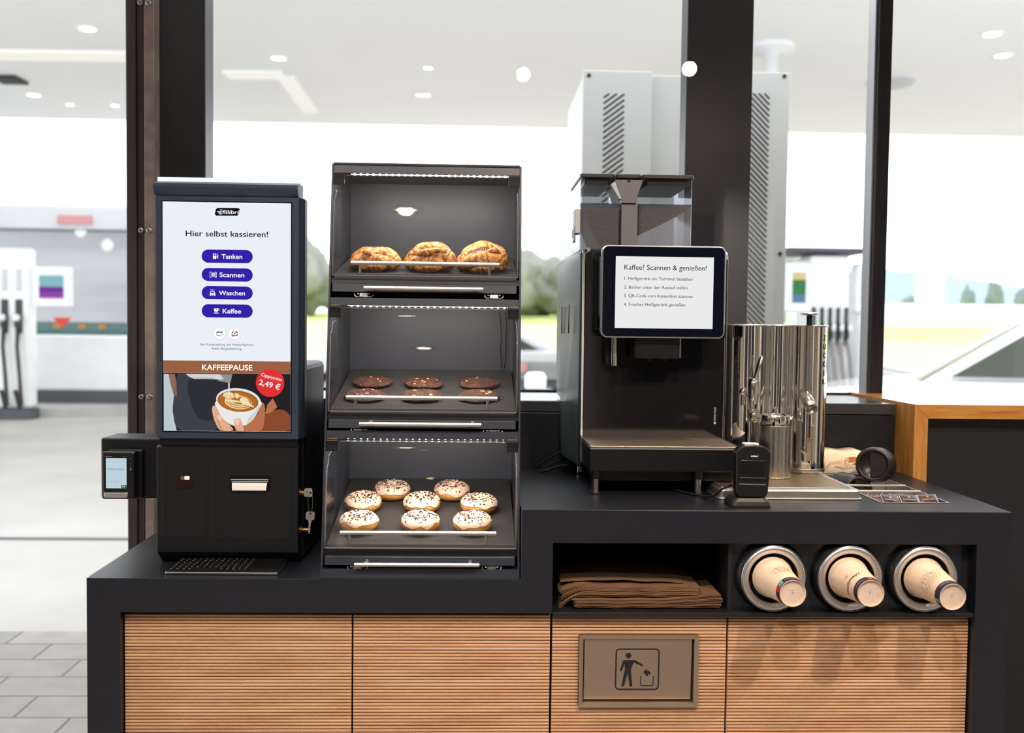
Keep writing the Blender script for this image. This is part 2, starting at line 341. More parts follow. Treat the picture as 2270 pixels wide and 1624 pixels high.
    def tube(s, pts, r, m, n=10, caps=True, closed=False, T=None, flat=1.):
        pts = [Vector(p) for p in pts]; L = len(pts); rr = r if isinstance(r, (list, tuple)) else [r]*L; vs = []; fs = []; up = None
        for i in range(L):
            a = pts[i-1] if (i > 0 or closed) else pts[i]; b = pts[(i+1) % L] if (i < L-1 or closed) else pts[i]
            t = (b-a).normalized()
            if up is None: up = Vector((0, 0, 1)) if abs(t.z) < .9 else Vector((1, 0, 0))
            u = (up-t*up.dot(t)).normalized(); w = t.cross(u); up = u
            for k in range(n):
                an = 2*math.pi*k/n; vs.append(pts[i]+(u*math.cos(an)*flat+w*math.sin(an))*rr[i])
        for i in range(L if closed else L-1):
            for k in range(n):
                i2 = (i+1) % L; k2 = (k+1) % n; fs.append((i*n+k, i*n+k2, i2*n+k2, i2*n+k))
        if caps and not closed: fs.append(tuple(range(n))[::-1]); fs.append(tuple((L-1)*n+k for k in range(n)))
        return s.add(vs, fs, m, True, T)
    def flat(s, poly, m, T=None, z=0., fn=None): return s.add([(p[0], p[1], z) for p in poly], [tuple(range(len(poly)))], m, False, T, fn)
    def stroke(s, pts, w, m, T=None, z=0., closed=False, fn=None):
        """a drawn line of width w on a flat surface"""
        pts = [Vector((p[0], p[1])) for p in pts]; L = len(pts); a = []; b = []
        for i in range(L):
            p = pts[i-1] if (i > 0 or closed) else pts[i]; q = pts[(i+1) % L] if (i < L-1 or closed) else pts[i]
            d = (q-p).normalized(); nn = Vector((-d.y, d.x))*w/2; a.append(pts[i]+nn); b.append(pts[i]-nn)
        vs = [(p.x, p.y, z) for p in a]+[(p.x, p.y, z) for p in b]
        fs = [(i, L+i, L+(i+1) % L, (i+1) % L) for i in range(L if closed else L-1)]
        return s.add(vs, fs, m, False, T, fn)
    def text(s, t, x, y, h, m, T=None, z=0., width=None, align='L', bold=0., rot=0., fn=None, slant=0.):
        """lettering with capitals h tall on the baseline y; width squeezes it to the measured length"""
        v, f = text_mesh(t, bold); k = h/cap_height(bold); x0 = min(p[0] for p in v); x1 = max(p[0] for p in v)
        sx = k if width is None else width/(x1-x0); W = (x1-x0)*sx; off = {'L': 0, 'C': -W/2, 'R': -W}[align]
        o = []; c, sn = math.cos(rot), math.sin(rot)
        for p in v:
            px = (p[0]-x0)*sx+off+slant*p[1]*k; py = p[1]*k; o.append((x+px*c-py*sn, y+px*sn+py*c, z))
        return s.add(o, f, m, False, T, fn)
    def build(s, name, parent=None, local=False, label=None):
        me = bpy.data.meshes.new(name); vs = s.v
        if parent is not None and not local:
            I = wm(parent).inverted(); vs = [tuple(I @ Vector(p)) for p in s.v]
        me.from_pydata(vs, [], s.f)
        for m in s.mats: me.materials.append(m)
        me.polygons.foreach_set('material_index', s.mi); me.polygons.foreach_set('use_smooth', s.sm); me.validate(); me.update()
        o = bpy.data.objects.new(name, me); COL.objects.link(o)
        if parent is not None: o.parent = parent; WORLD[o.name] = wm(parent).copy()
        if label: o['label'] = label
        return o
def thing(name, label, cat, loc=(0, 0, 0), rot=None, group=None):
    o = bpy.data.objects.new(name, None); COL.objects.link(o); o.empty_display_size = .05
    T = Matrix.Translation(loc)
    if rot is not None: T = T @ rot.to_4x4()
    o.matrix_world = T; o.location = T.to_translation(); o.rotation_euler = T.to_euler(); WORLD[o.name] = T
    o['label'] = label; o['category'] = cat
    if group: o['group'] = group
    return o
def tag(o, label, cat, group=None, kind=None):
    o['label'] = label; o['category'] = cat
    if group: o['group'] = group
    if kind: o['kind'] = kind
    return o
def struct(o): o['kind'] = 'structure'; return o
def copy_tree(o, label=None, loc=None, rot=None):
    """a copy of a thing together with copies of its parts and their sub-parts"""
    c = o.copy(); COL.objects.link(c)
    def kids(a, b):
        for ch in list(a.children):
            d = ch.copy(); COL.objects.link(d); d.parent = b; kids(ch, d)
    kids(o, c)
    if label: c['label'] = label
    if loc is not None:
        T = Matrix.Translation(loc) @ (rot.to_4x4() if rot is not None else o.rotation_euler.to_matrix().to_4x4())
        c.location = T.to_translation(); c.rotation_euler = T.to_euler(); WORLD[c.name] = T
    return c
# ------------------------------------------------------------------ the shop: floor, walls, ceiling, glazing
def slab(name, x0, x1, y0, y1, z0, z1, m, bev=0.): return struct(MB().box(x0, x1, y0, y1, z0, z1, m, bev).build(name))
slab('floor', -3.2, 5.0, -11.5, 1.0, -.06, 0, 'floor')
slab('ceiling', -3.2, 5.0, -11.5, 1.0, 2.86, 2.95, 'ceil')
slab('wall_back', -3.2, 5.0, -11.6, -11.5, 0, 2.86, 'wallwarm')
slab('wall_right', 5.0, 5.1, -11.6, 1.0, 0, 2.86, 'wallwarm')
slab('wall_left', -3.3, -3.2, -11.6, -1.2, 0, 2.86, 'wallwarm')
# glass wall behind the counter: three panes between dark posts
slab('window_1', -3.2, -.232, .970, .978, .02, 2.86, 'pane')
slab('window_2', -.17, 2.012, .970, .978, .02, 2.86, 'pane')
slab('window_3', 2.052, 5.0, .970, .978, .02, 2.86, 'pane')
t = MB()
t.box(-.238, -.208, .93, 1.0, 0, 2.86, 'frame', .003); t.box(-.208, -.189, .938, 1.0, 0, 2.86, 'frame', .002); t.box(-.1895, -.187, .946, 1.0, 0, 2.86, 'seam')
fr = struct(t.build('trim_1'))
t = MB(); t.box(-.188, -.160, .938, 1.0, 0, 2.86, 'galv', .003); t.build('cover_strip', fr, label='bare brownish metal strip screwed beside the dark window post')
for z in (2.33, 1.662, 1.165, .60):
    for x in (-.1975, -.1735):
        t = MB(); y = .937
        t.lathe([(.0005, .004), (.006, .004), (.0085, .0025), (.009, -.002)], 'alu', Matrix.Translation((x, y, z)) @ XZ, 20)
        t.cyl((x, y-.0044, z), (x, y-.0038, z), .0028, 'seam', n=8); t.build('screw_head', fr)
t = MB(); t.box(2.012, 2.054, .93, 1.0, 0, 2.86, 'frame_blue', .004); t.box(2.005, 2.013, .945, 1.0, 0, 2.86, 'alu', .002)
struct(t.build('trim_2'))
slab('trim_3', 0.0, 5.0, .945, .97, 1.187, 1.196, 'seam')      # dark gasket along the foot of the panes
slab('trim_4', -3.2, -.238, .95, 1.0, 0, .05, 'frame')

# ------------------------------------------------------------------ outside: ground
slab('ground', -120, 120, 2.37, 60, -.3, 0, 'concrete')
slab('pavement', -30, 30, 1.0, 2.37, -.3, 0.001, 'pavers')
slab('pavement_joint', -30, 30, 4.22, 4.30, -.02, .002, 'dkplinth')
# field bank that rises behind the forecourt
def ground_strip(name, ys, zs, m):
    vs = []; fs = []
    xs = [-160+16*i for i in range(21)]
    for j, (y, z) in enumerate(zip(ys, zs)):
        for i, x in enumerate(xs): vs.append((x, y, z+(.25*noise.noise(Vector((x*.03, y*.03, 0))) if j else 0)))
    n = len(xs)
    for j in range(len(ys)-1):
        for i in range(n-1): fs.append((j*n+i, j*n+i+1, (j+1)*n+i+1, (j+1)*n+i))
    return struct(MB().add(vs, fs, m, True).build(name))
ground_strip('field', [24, 30, 40, 52, 62], [-.01, .15, .55, 1.0, 1.35], 'soil')
ground_strip('field_meadow', [61.5, 66, 72, 90], [1.33, 1.55, 1.85, 2.2], 'grass')
for k, (x0, x1, y0, y1, z1) in enumerate(((14, 90, 26, 60, 1.25),)):
    vs = [(x0, y0, .02), (x1, y0, .02), (x1, y1, z1+.25), (x0-2, y1, z1+.25)]
    g = MB().add(vs, [(0, 1, 2, 3)], 'grass').build('roadside_grass'); tag(g, 'bright green grass bank beyond the parked cars', 'grass', kind='stuff')
# hills
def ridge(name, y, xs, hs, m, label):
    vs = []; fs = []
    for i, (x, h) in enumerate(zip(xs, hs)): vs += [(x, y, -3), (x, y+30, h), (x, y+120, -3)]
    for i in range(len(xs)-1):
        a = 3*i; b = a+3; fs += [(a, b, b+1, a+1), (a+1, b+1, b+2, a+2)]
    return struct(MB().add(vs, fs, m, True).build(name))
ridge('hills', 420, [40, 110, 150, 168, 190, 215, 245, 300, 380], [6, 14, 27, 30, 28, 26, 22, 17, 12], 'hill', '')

# ------------------------------------------------------------------ outside: fuel station canopy and its lamps
t = MB(); t.box(-26, 26, 6.8, 13.9, 4.5, 5.2, 'canopy'); cn = t.build('canopy')
tag(cn, 'white flat canopy roof over the fuel forecourt', 'canopy')
lampspec = [(-3.41, 8.9, 'round canopy lamp highest up, seen beside the brown window strip'), (-5.42, 12.19, 'bright round canopy lamp below the dark ceiling vent'),
            (-5.16, 12.77, 'faint round canopy lamp near the canopy edge above the white pump'), (-4.51, 12.77, 'faint round canopy lamp near the canopy edge close to the window strip'),
            (-1.58, 9.94, 'bright round canopy lamp above the self-checkout kiosk'), (.17, 10.25, 'faint small round canopy lamp seen above the pastry display'),
            (6.72, 9.15, 'larger round canopy lamp beyond the slim window post'), (6.18, 8.36, 'small round canopy lamp beyond the slim window post')]
lg = emit('canopy_lamp_glow', '#fffaf2', 5.0)
for x, y, lb in lampspec:
    r = .055 if 'faint' in lb else .085
    T = Matrix.Translation((x, y, 4.5))
    o = thing('canopy_lamp', lb, 'lamp', (x, y, 4.5), group='round lamps under the canopy')
    MB().lathe([(r+.03, 0), (r+.03, -.012), (r, -.012), (r, -.002)], 'canopy', T, 24).build('rim', o)
    MB().lathe([(.001, -.006), (r, -.006)], lg, T, 24).build('diffuser', o)
sg = emit('canopy_strip_glow', '#fffaf0', 1.0)
def strip(p, q, w, lb):
    p = Vector(p); q = Vector(q); d = (q-p).normalized(); nn = Vector((-d.y, d.x, 0))*w/2
    o = thing('strip_lamp', lb, 'lamp', tuple((p+q)/2), group='strip lamps under the canopy')
    vs = [p+nn, q+nn, q-nn, p-nn]; z = Vector((0, 0, -.03))
    a = MB(); a.add([tuple(x) for x in vs]+[tuple(x+z) for x in vs], [(0, 1, 5, 4), (1, 2, 6, 5), (2, 3, 7, 6), (3, 0, 4, 7)], 'canopy'); a.build('housing', o)
    MB().add([tuple(x+z*.9) for x in vs], [(0, 1, 2, 3)], sg).build('diffuser', o)
strip((-5.9, 10.06, 4.5), (-2.9, 9.95, 4.5), .36, 'long warm strip lamp crossing the canopy to the window strip')
strip((-2.40, 10.75, 4.5), (-1.66, 10.72, 4.5), .34, 'short strip lamp under the canopy above the kiosk')
strip((-1.66, 10.78, 4.5), (-1.70, 12.9, 4.5), .22, 'reflected light streak running towards the canopy edge beside the display case')  # reflected streak beside the short lamp, built as a glowing strip
o = MB().box(-5.5, -5.15, 11.05, 11.45, 4.46, 4.5, 'towerdark', .02).build('canopy_vent'); tag(o, 'dark square vent in the canopy ceiling above the white pump', 'vent')
o = MB().lathe([(.3, 4.5), (.26, 4.46), (.1, 4.45), (.001, 4.45)], 'fascia', Matrix.Translation((6.0, 10.5, 0)), 24).build('canopy_speaker'); tag(o, 'pale disc fitting under the canopy behind the slim window post', 'fitting')
t = MB(); t.lathe([(.085, 0), (.085, 4.42), (.26, 4.44), (.26, 4.5)], 'white', Matrix.Translation((4.02, 9.0, 0)), 28); o = t.build('canopy_column'); tag(o, 'round white canopy column behind the grey vent cabinet', 'column')

# ------------------------------------------------------------------ outside: steel posts and the grey vent cabinet close to the glass
def post(x0, x1, lb):
    o = MB().box(x0, x1, 1.03, 1.125, 0, 2.9, 'post', .003).build('steel_post'); tag(o, lb, 'post', 'steel posts outside the glass')
post(-.239, -.032, 'dark steel post outside the glass behind the kiosk')
post(1.449, 1.656, 'dark steel post outside the glass behind the coffee machine')
vt = thing('vent_cabinet', 'tall pale grey metal cabinet with slanted louvre slots outside the glass', 'cabinet', (1.71, 2.6, 0))
t = MB(); t.box(1.262, 2.167, 2.33, 3.1, .02, 2.496, 'tower', .004); t.build('housing', vt)
t = MB(); t.box(1.256, 1.559, 2.30, 2.332, .05, 2.505, 'tower', .004); t.build('front_panel', vt)
t = MB(); t.box(1.88, 2.168, 2.30, 2.332, .05, 2.512, 'tower', .004); t.build('front_panel', vt)
def louvres(x0, x1, zt, zb, rise):
    a = MB(); p = .0252; w = x1-x0; Tl = Matrix.Translation((0, 2.2985, 0)) @ XZ; z = zt
    while z > zb:                                   # each slot starts at z on its upper end and falls by w*rise; the first ones are cut by the field's edge
        zl, zr = (z-w*abs(rise), z) if rise > 0 else (z, z-w*abs(rise))
        pts = [(x0, zl), (x1, zr)]; (xa, za), (xb, zb_) = pts
        if za > zt: xa += (za-zt)/((za-zb_)/(xb-xa)); za = zt
        if zb_ > zt: xb -= (zb_-zt)/((zb_-za)/(xb-xa)); zb_ = zt
        a.stroke([(xa, za), (xb, zb_)], .0078, 'towerdark', Tl); z -= p
    for j in range(1, int(w*abs(rise)/p)+1):
        f = 1-j*p/(w*abs(rise))
        if f > .08:
            if rise > 0: a.stroke([(x0, zt-w*rise*f), (x0+w*f, zt)], .0078, 'towerdark', Tl)
            else: a.stroke([(x1-w*f, zt), (x1, zt-w*abs(rise)*f)], .0078, 'towerdark', Tl)
    return a
louvres(1.347, 1.438, 2.405, .9, .75).build('louvre_slots', vt)
louvres(1.93, 2.079, 2.419, .4, -1.0).build('louvre_slots', vt)
for x, z in ((1.281, 2.482), (2.142, 2.496), (2.141, 1.72), (1.281, 1.72)):
    MB().cyl((x, 2.2995, z), (x, 2.295, z), .0085, 'towerdark', n=16).build('screw', vt)

# ------------------------------------------------------------------ outside, left: pump island, service building
def pump(name, lb, x0, x1, y, ztop, noz, scr, mat_scr, dpt=.55):
    o = thing(name, lb, 'fuel pump', ((x0+x1)/2, y, 0))
    t = MB(); t.box(x0, x1, y, y+dpt, .15, ztop, 'white', .05); t.box(x0-.02, x1+.02, y-.02, y+dpt, 0, .15, 'dkplinth', .01); t.build('housing', o)
    for nx in noz:
        w = .022 if len(noz) > 3 else .045; t = MB(); t.box(nx-w, nx+w, y-.03, y+.01, 1.18, 1.64, 'pumpdark', .012); t.box(nx-w*.8, nx+w*.8, y-.10, y-.02, 1.25, 1.45, 'pumpdark', .02)
        t.lathe([(.001, -.05), (w*.9, -.04), (w*1.2, 0), (w*.9, .04), (.001, .05)], 'white', Matrix.Translation((nx+.01, y-.12, 1.39)), 12)
        nz = t.build('nozzle', o)
        t = MB(); t.tube([(nx, y-.05, 1.22), (nx+.02, y-.12, 1.0), (nx+.06, y-.14, .6), (nx+.07, y-.12, .22), (nx+.02, y-.06, .17), (nx-.05, y-.03, .4)], .028, 'hosegrey' if len(noz) > 3 else 'hose', 8); t.build('hose', o)
    if scr:
        a, b, c, d = scr
        t = MB(); t.box(a-.08, b+.08, y-.06, y+.1, c-.12, d+.12, 'white', .03); t.build('screen_housing', o)
        t = MB()
        for i, mm in enumerate(mat_scr):
            z0 = c+(d-c)*i/len(mat_scr); t.box(a, b, y-.075, y-.06, z0, c+(d-c)*(i+1)/len(mat_scr), mm)
        t.build('screen', o)
    return o
pl = pump('fuel_pump', 'white fuel pump with two black nozzles at the edge of the photo', -6.3, -5.30, 11.73, 2.34, (-5.63, -5.44), (-5.14, -4.82, 1.66, 1.97), ['ppurp', 'pmag', 'pcyan', 'pcyan'], .25)
for nx in (-5.63, -5.44):
    MB().box(nx-.035, nx+.035, 11.715, 11.735, 1.75, 2.05, 'fascia', .008).build('number_plate', pl)
ib = thing('pump_island_wall', 'long low white fairing beside the white pump with dark plinth', 'island', (-5, 13, 0))
t = MB(); t.box(-9, -3.2, 13.1, 13.8, .30, 1.13, 'white', .04); t.build('fairing', ib)
t = MB(); t.box(-9, -3.2, 13.08, 13.82, .0, .30, 'dkplinth', .01); t.build('plinth', ib)
ks = MB().add([(-12, 9.5, 0), (-3, 13.0, 0), (-3, 13.25, 0), (-12, 9.9, 0), (-12, 9.5, .12), (-3, 13.0, .12), (-3, 13.06, .12), (-12, 13.06, .12)],
              [(0, 1, 5, 4), (4, 5, 6, 7)], 'kerb').build('pump_kerb'); tag(ks, 'pale concrete kerb along the pump island', 'kerb')
mk = MB().add([(-4.98, 11.70, 1.40), (-4.74, 11.70, 1.40), (-4.86, 11.70, 1.26), (-4.98, 11.74, 1.40), (-4.74, 11.74, 1.40), (-4.86, 11.74, 1.26)], [(0, 2, 1), (3, 4, 5), (0, 1, 4, 3), (1, 2, 5, 4), (2, 0, 3, 5)], 'red').build('arrow_marker', None)
tag(mk, 'red arrow marker hanging below the pump screen', 'sign')
sb = thing('service_building', 'grey metal service building with glass band behind the pump island', 'building', (-9, 17, 0))
t = MB(); t.box(-16, -4.2, 16, 22, 1.3, 2.95, 'facade', .02); t.build('cladding', sb)
t = MB(); t.box(-16.2, -4.0, 15.8, 22.2, 2.95, 3.38, 'fascia', .03); t.build('fascia', sb)
t = MB(); t.box(-16, -4.2, 15.95, 22, 1.0, 1.3, 'teal'); t.build('glass_band', sb)
t = MB(); t.box(-16, -4.2, 16, 22, 0, 1.0, 'dkplinth'); t.build('base', sb)
wg = emit('wall_lamp_glow', '#ffffff', 1.1); og = emit('warm_window_glow', '#e0a468', .8)
for x, z, r in ((-6.27, 2.93, .10), (-5.8, 2.70, .11)):
    MB().lathe([(.001, .05), (r*.7, .04), (r, 0)], wg, Matrix.Translation((x, 15.97, z)) @ XZ, 20).build('wall_lamp', sb)
for x in (-6.75, -6.3, -5.95):
    MB().box(x, x+.12, 15.92, 15.95, 1.21, 1.29, og).build('lit_window', sb)
MB().box(-6.6, -6.0, 15.77, 15.8, 3.05, 3.2, 'palered').build('red_sign', sb)

# ------------------------------------------------------------------ outside, right: pumps, cars, trailer, bollards, trees
rp = pump('fuel_pump', 'white multi-hose fuel pump seen above the sugar dispenser', 4.86, 5.36, 10.0, 2.28, (4.92, 5.02, 5.12, 5.22, 5.32), (4.63, 4.79, 1.69, 2.06), ['pblue', 'pgreen', 'pgreen', 'pyel'])
rq = pump('fuel_pump', 'second white fuel pump with mauve screen beside the slim window post', 5.58, 5.92, 10.3, 2.12, (5.72,), (5.60, 5.76, 1.70, 2.08), ['pmauve', 'pmauve'])
MB().box(5.47, 5.57, 9.86, 9.9, 1.24, 1.46, 'orange', .02).build('yellow_tag', rp, label='orange yellow notice card')
MB().box(4.55, 5.55, 9.9, 10.8, 2.30, 2.36, 'dkplinth', .01).build('roof_plate', rp)

def car(name, lb, loc, yaw, length, paint, zs=1.):
    """side profile drawn out across the width, glass set in, four wheels"""
    o = thing(name, lb, 'car', loc, Matrix.Rotation(yaw, 3, 'Z') @ Matrix.Diagonal((1, 1, zs)))
    L = length; Wd = 1.76
    low = [(0, .30), (.02, .62), (.10, .78), (.55, .86), (L*.27, .93), (L*.985, .98), (L, .86), (L*.99, .35), (L*.9, .24), (.1, .24)]
    cab = [(L*.25, .90), (L*.42, 1.37), (L*.50, 1.44), (L*.70, 1.43), (L*.80, 1.36), (L*.97, .97)]
    t = MB(); t.prism(low, -Wd/2, Wd/2, paint, axis='Y', bev=.09, seg=3); t.prism([(x, z) for x, z in cab], -Wd/2+.13, Wd/2-.13, paint, axis='Y', bev=.10, seg=3)
    t.build('body', o, local=True)
    win = [(L*.31, .97), (L*.435, 1.33), (L*.51, 1.39), (L*.69, 1.38), (L*.77, 1.32), (L*.90, .99)]
    for ya, yb in ((-Wd/2+.105, -Wd/2+.14), (Wd/2-.14, Wd/2-.105)): MB().prism(win, ya, yb, 'carglass', axis='Y').build('side_window', o, local=True)
    t = MB(); t.add([(L*.255, -.72, .93), (L*.255, .72, .93), (L*.43, .60, 1.395), (L*.43, -.60, 1.395)], [(0, 1, 2, 3)], 'carglass', T=Matrix.Translation((-.015, 0, .012))); t.build('windscreen', o, local=True)
    for x in (L*.19, L*.80):
        for s in (-1, 1):
            t = MB(); t.cyl((x, s*(Wd/2-.2), .32), (x, s*(Wd/2+.01), .32), .33, 'tyre', n=28); t.cyl((x, s*(Wd/2), .32), (x, s*(Wd/2+.02), .32), .21, 'alu', n=20); t.build('wheel', o, local=True)
    for s in (-1, 1):
        MB().box(.0, .12, s*.62-.16, s*.62+.16, .60, .74, 'alu', .02).build('headlight', o, local=True)
        MB().box(L-.1, L+.01, s*.66-.14, s*.66+.14, .78, .90, 'red', .02).build('tail_light', o, local=True)
    return o
car('car', 'white car showing its tail behind the display case', (-2.25, 14.5, 0), 0, 4.45, 'carwhite')
car('car', 'silver car with dark wheel arch beyond the slim window post', (7.05, 12.4, 0), math.pi, 4.2, 'carsilver')
car('car', 'large white car with sloping windscreen closest to the window', (3.51, 6.79, 0), math.radians(-25), 4.6, 'carwhite', 1.06)
tr = thing('trailer', 'low grey trailer parked in front of the white car tail', 'trailer', (2.2, 10.7, 0))
t = MB(); t.box(1.33, 3.5, 10.2, 11.4, .70, .93, 'trailer', .02); t.box(1.35, 3.5, 10.25, 11.35, .60, .70, 'dkplinth', .01); t.build('bed', tr)
for x in (1.85, 2.9):
    t = MB(); t.cyl((x, 10.2, .3), (x, 10.4, .3), .3, 'tyre', n=20); t.build('wheel', tr)
t = MB(); t.cyl((1.36, 10.1, .86), (1.36, 10.2, .86), .06, 'palered', n=16); t.build('tail_lamp', tr)
for x, lb in ((1.235, 'white topped orange bollard outside, next to the display case'), (1.475, 'white topped orange bollard outside, next to the coffee machine')):
    o = thing('bollard', lb, 'bollard', (x, 5.2, 0), group='orange bollards on the forecourt')
    t = MB(); t.lathe([(.07, 0), (.07, .90), (.055, .93)], 'orange', Matrix.Translation((x, 5.2, 0)), 20); t.build('post', o)
    t = MB(); t.lathe([(.08, .925), (.08, 1.01), (.06, 1.04), (.001, 1.045)], 'white', Matrix.Translation((x, 5.2, 0)), 20); t.build('cap', o)
random.seed(4)
def tree(x, y, z, h, w, lb, fm='foliage'):
    o = thing('tree', lb, 'tree', (x, y, z), group='hazy trees beyond the field')
    t = MB(); t.tube([(x, y, z-.3), (x+.1, y, z+h*.3), (x, y, z+h*.7)], [.22, .16, .06], 'tyre', 7); t.build('trunk', o)
    t = MB(); bm = bmesh.new(); bmesh.ops.create_icosphere(bm, subdivisions=4, radius=1)
    sd = random.random()*50
    for v in bm.verts:
        n1 = noise.noise(v.co*1.7+Vector((sd, 0, 0)))*.45+noise.noise(v.co*5+Vector((0, sd, 0)))*.22
        p = v.co*(1+n1); v.co = Vector((x+p.x*w/2, y+p.y*w/2, z+h*.44+p.z*h*.50))
    t.bm(bm, fm, True); t.build('crown', o)
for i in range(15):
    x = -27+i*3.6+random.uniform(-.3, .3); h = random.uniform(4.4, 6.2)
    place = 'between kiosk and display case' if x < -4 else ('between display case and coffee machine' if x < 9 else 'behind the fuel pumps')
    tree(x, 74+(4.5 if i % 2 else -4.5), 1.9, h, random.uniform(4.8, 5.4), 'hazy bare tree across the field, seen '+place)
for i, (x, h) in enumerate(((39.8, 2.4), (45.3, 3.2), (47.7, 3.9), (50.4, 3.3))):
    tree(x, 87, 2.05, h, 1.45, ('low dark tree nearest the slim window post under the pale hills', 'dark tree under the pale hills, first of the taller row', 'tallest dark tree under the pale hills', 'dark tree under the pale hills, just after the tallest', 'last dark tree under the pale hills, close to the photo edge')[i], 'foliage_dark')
hb = thing('depot_building', 'white flat roofed depot building below the pale hills', 'building', (38, 66, 0))
MB().box(22, 66, 63, 66, 1.5, 3.0, 'white', .05).build('hall', hb); MB().box(30.6, 31.75, 63.2, 65, 3.0, 5.1, 'white', .05).build('tower', hb)
# ------------------------------------------------------------------ the black counter
ZL, ZU, DP = .858, 1.007, .60
ct = thing('serving_counter', 'black two-level serving counter with stepped top and slatted wood fronts', 'counter', (.98, .3, 0))
outer = lambda notch: [(0, 0), (0, ZL), (.905, ZL), (.905, ZU)]+([(1.715, ZU), (1.715, .93), (1.868, .93), (1.868, ZU)] if notch else [])+\
    [(1.957, ZU), (1.957, 0), (1.884, 0), (1.884, .936), (.973, .936), (.973, .786), (.069, .786), (.069, 0)]
t = MB()
t.prism(outer(False), 0, .105, 'laminate', axis='Y', bev=.0012, bevside='a', seg=1)
t.prism(outer(True), .105, .455, 'laminate', axis='Y')
t.prism(outer(False), .455, DP, 'laminate', axis='Y')
for a, b in (((1.884, .936), (1.957, 1.007)),):                        # mitre line at the top corner
    t.stroke([a, b], .0009, 'seam', Matrix.Translation((0, -.0003, 0)) @ XZ)
t.build('frame', ct)
t = MB(); t.box(.07, 1.883, .045, .06, .06, .785, 'seam'); t.box(.07, 1.884, .03, DP-.01, .0, .06, 'seam'); t.build('plinth_backing', ct)
t = MB()
t.box(.974, 1.883, .004, .40, .777, .787, 'laminate_in', .001); t.box(.974, 1.883, .39, .40, .787, .935, 'laminate_in'); t.box(1.352, 1.360, .022, .39, .787, .935, 'laminate_in')
t.build('open_cubby', ct)
t = MB(); t.box(1.356, 1.866, .028, .04, .787, .936, 'laminate', .001); t.box(1.866, 1.884, .036, .05, .787, .936, 'laminate_in'); t.build('dispenser_board', ct)
bh = thing('back_ledge', 'dark ledge behind the counter along the foot of the glass', 'ledge', (.98, .78, 0))
MB().box(0.0, 1.955, .604, .965, 0, 1.158, 'laminate', .001).build('upstand', bh)
MB().box(0.0, 1.955, .600, .968, 1.161, 1.191, 'ledge_lam', .002).build('top_board', bh)

# slatted wood fronts
def slats(t, x0, x1, zs, y=.022, r=.0031, pitch=.0071):
    n = 7
    for z in zs:
        pr = []
        for i in range(n):
            a = math.pi*(i/(n-1)); pr.append((y+.005-.0062*math.sin(a)**.5, z-r*math.copysign(abs(math.cos(a))**.8, math.cos(a))))
        pr += [(y+.012, z+r), (y+.012, z-r)]
        vs = [(x0, p[0], p[1]) for p in pr]+[(x1, p[0], p[1]) for p in pr]; k = len(pr)
        fs = [(i, (i+1) % k, k+(i+1) % k, k+i) for i in range(k)]+[tuple(range(k))[::-1], tuple(range(k, 2*k))]
        t.add(vs, fs, 'slat', False)
zs = [.7735-.0071*i for i in range(98)]
FR = (.0715, .5475, .5515, .9705, .9755, 1.351, 1.3555, 1.8805)
labs = ('slatted wood cabinet front below the kiosk', 'slatted wood cabinet front below the pastry display', 'slatted wood cabinet front holding the steel waste flap', 'slatted wood cabinet front below the cup dispensers')
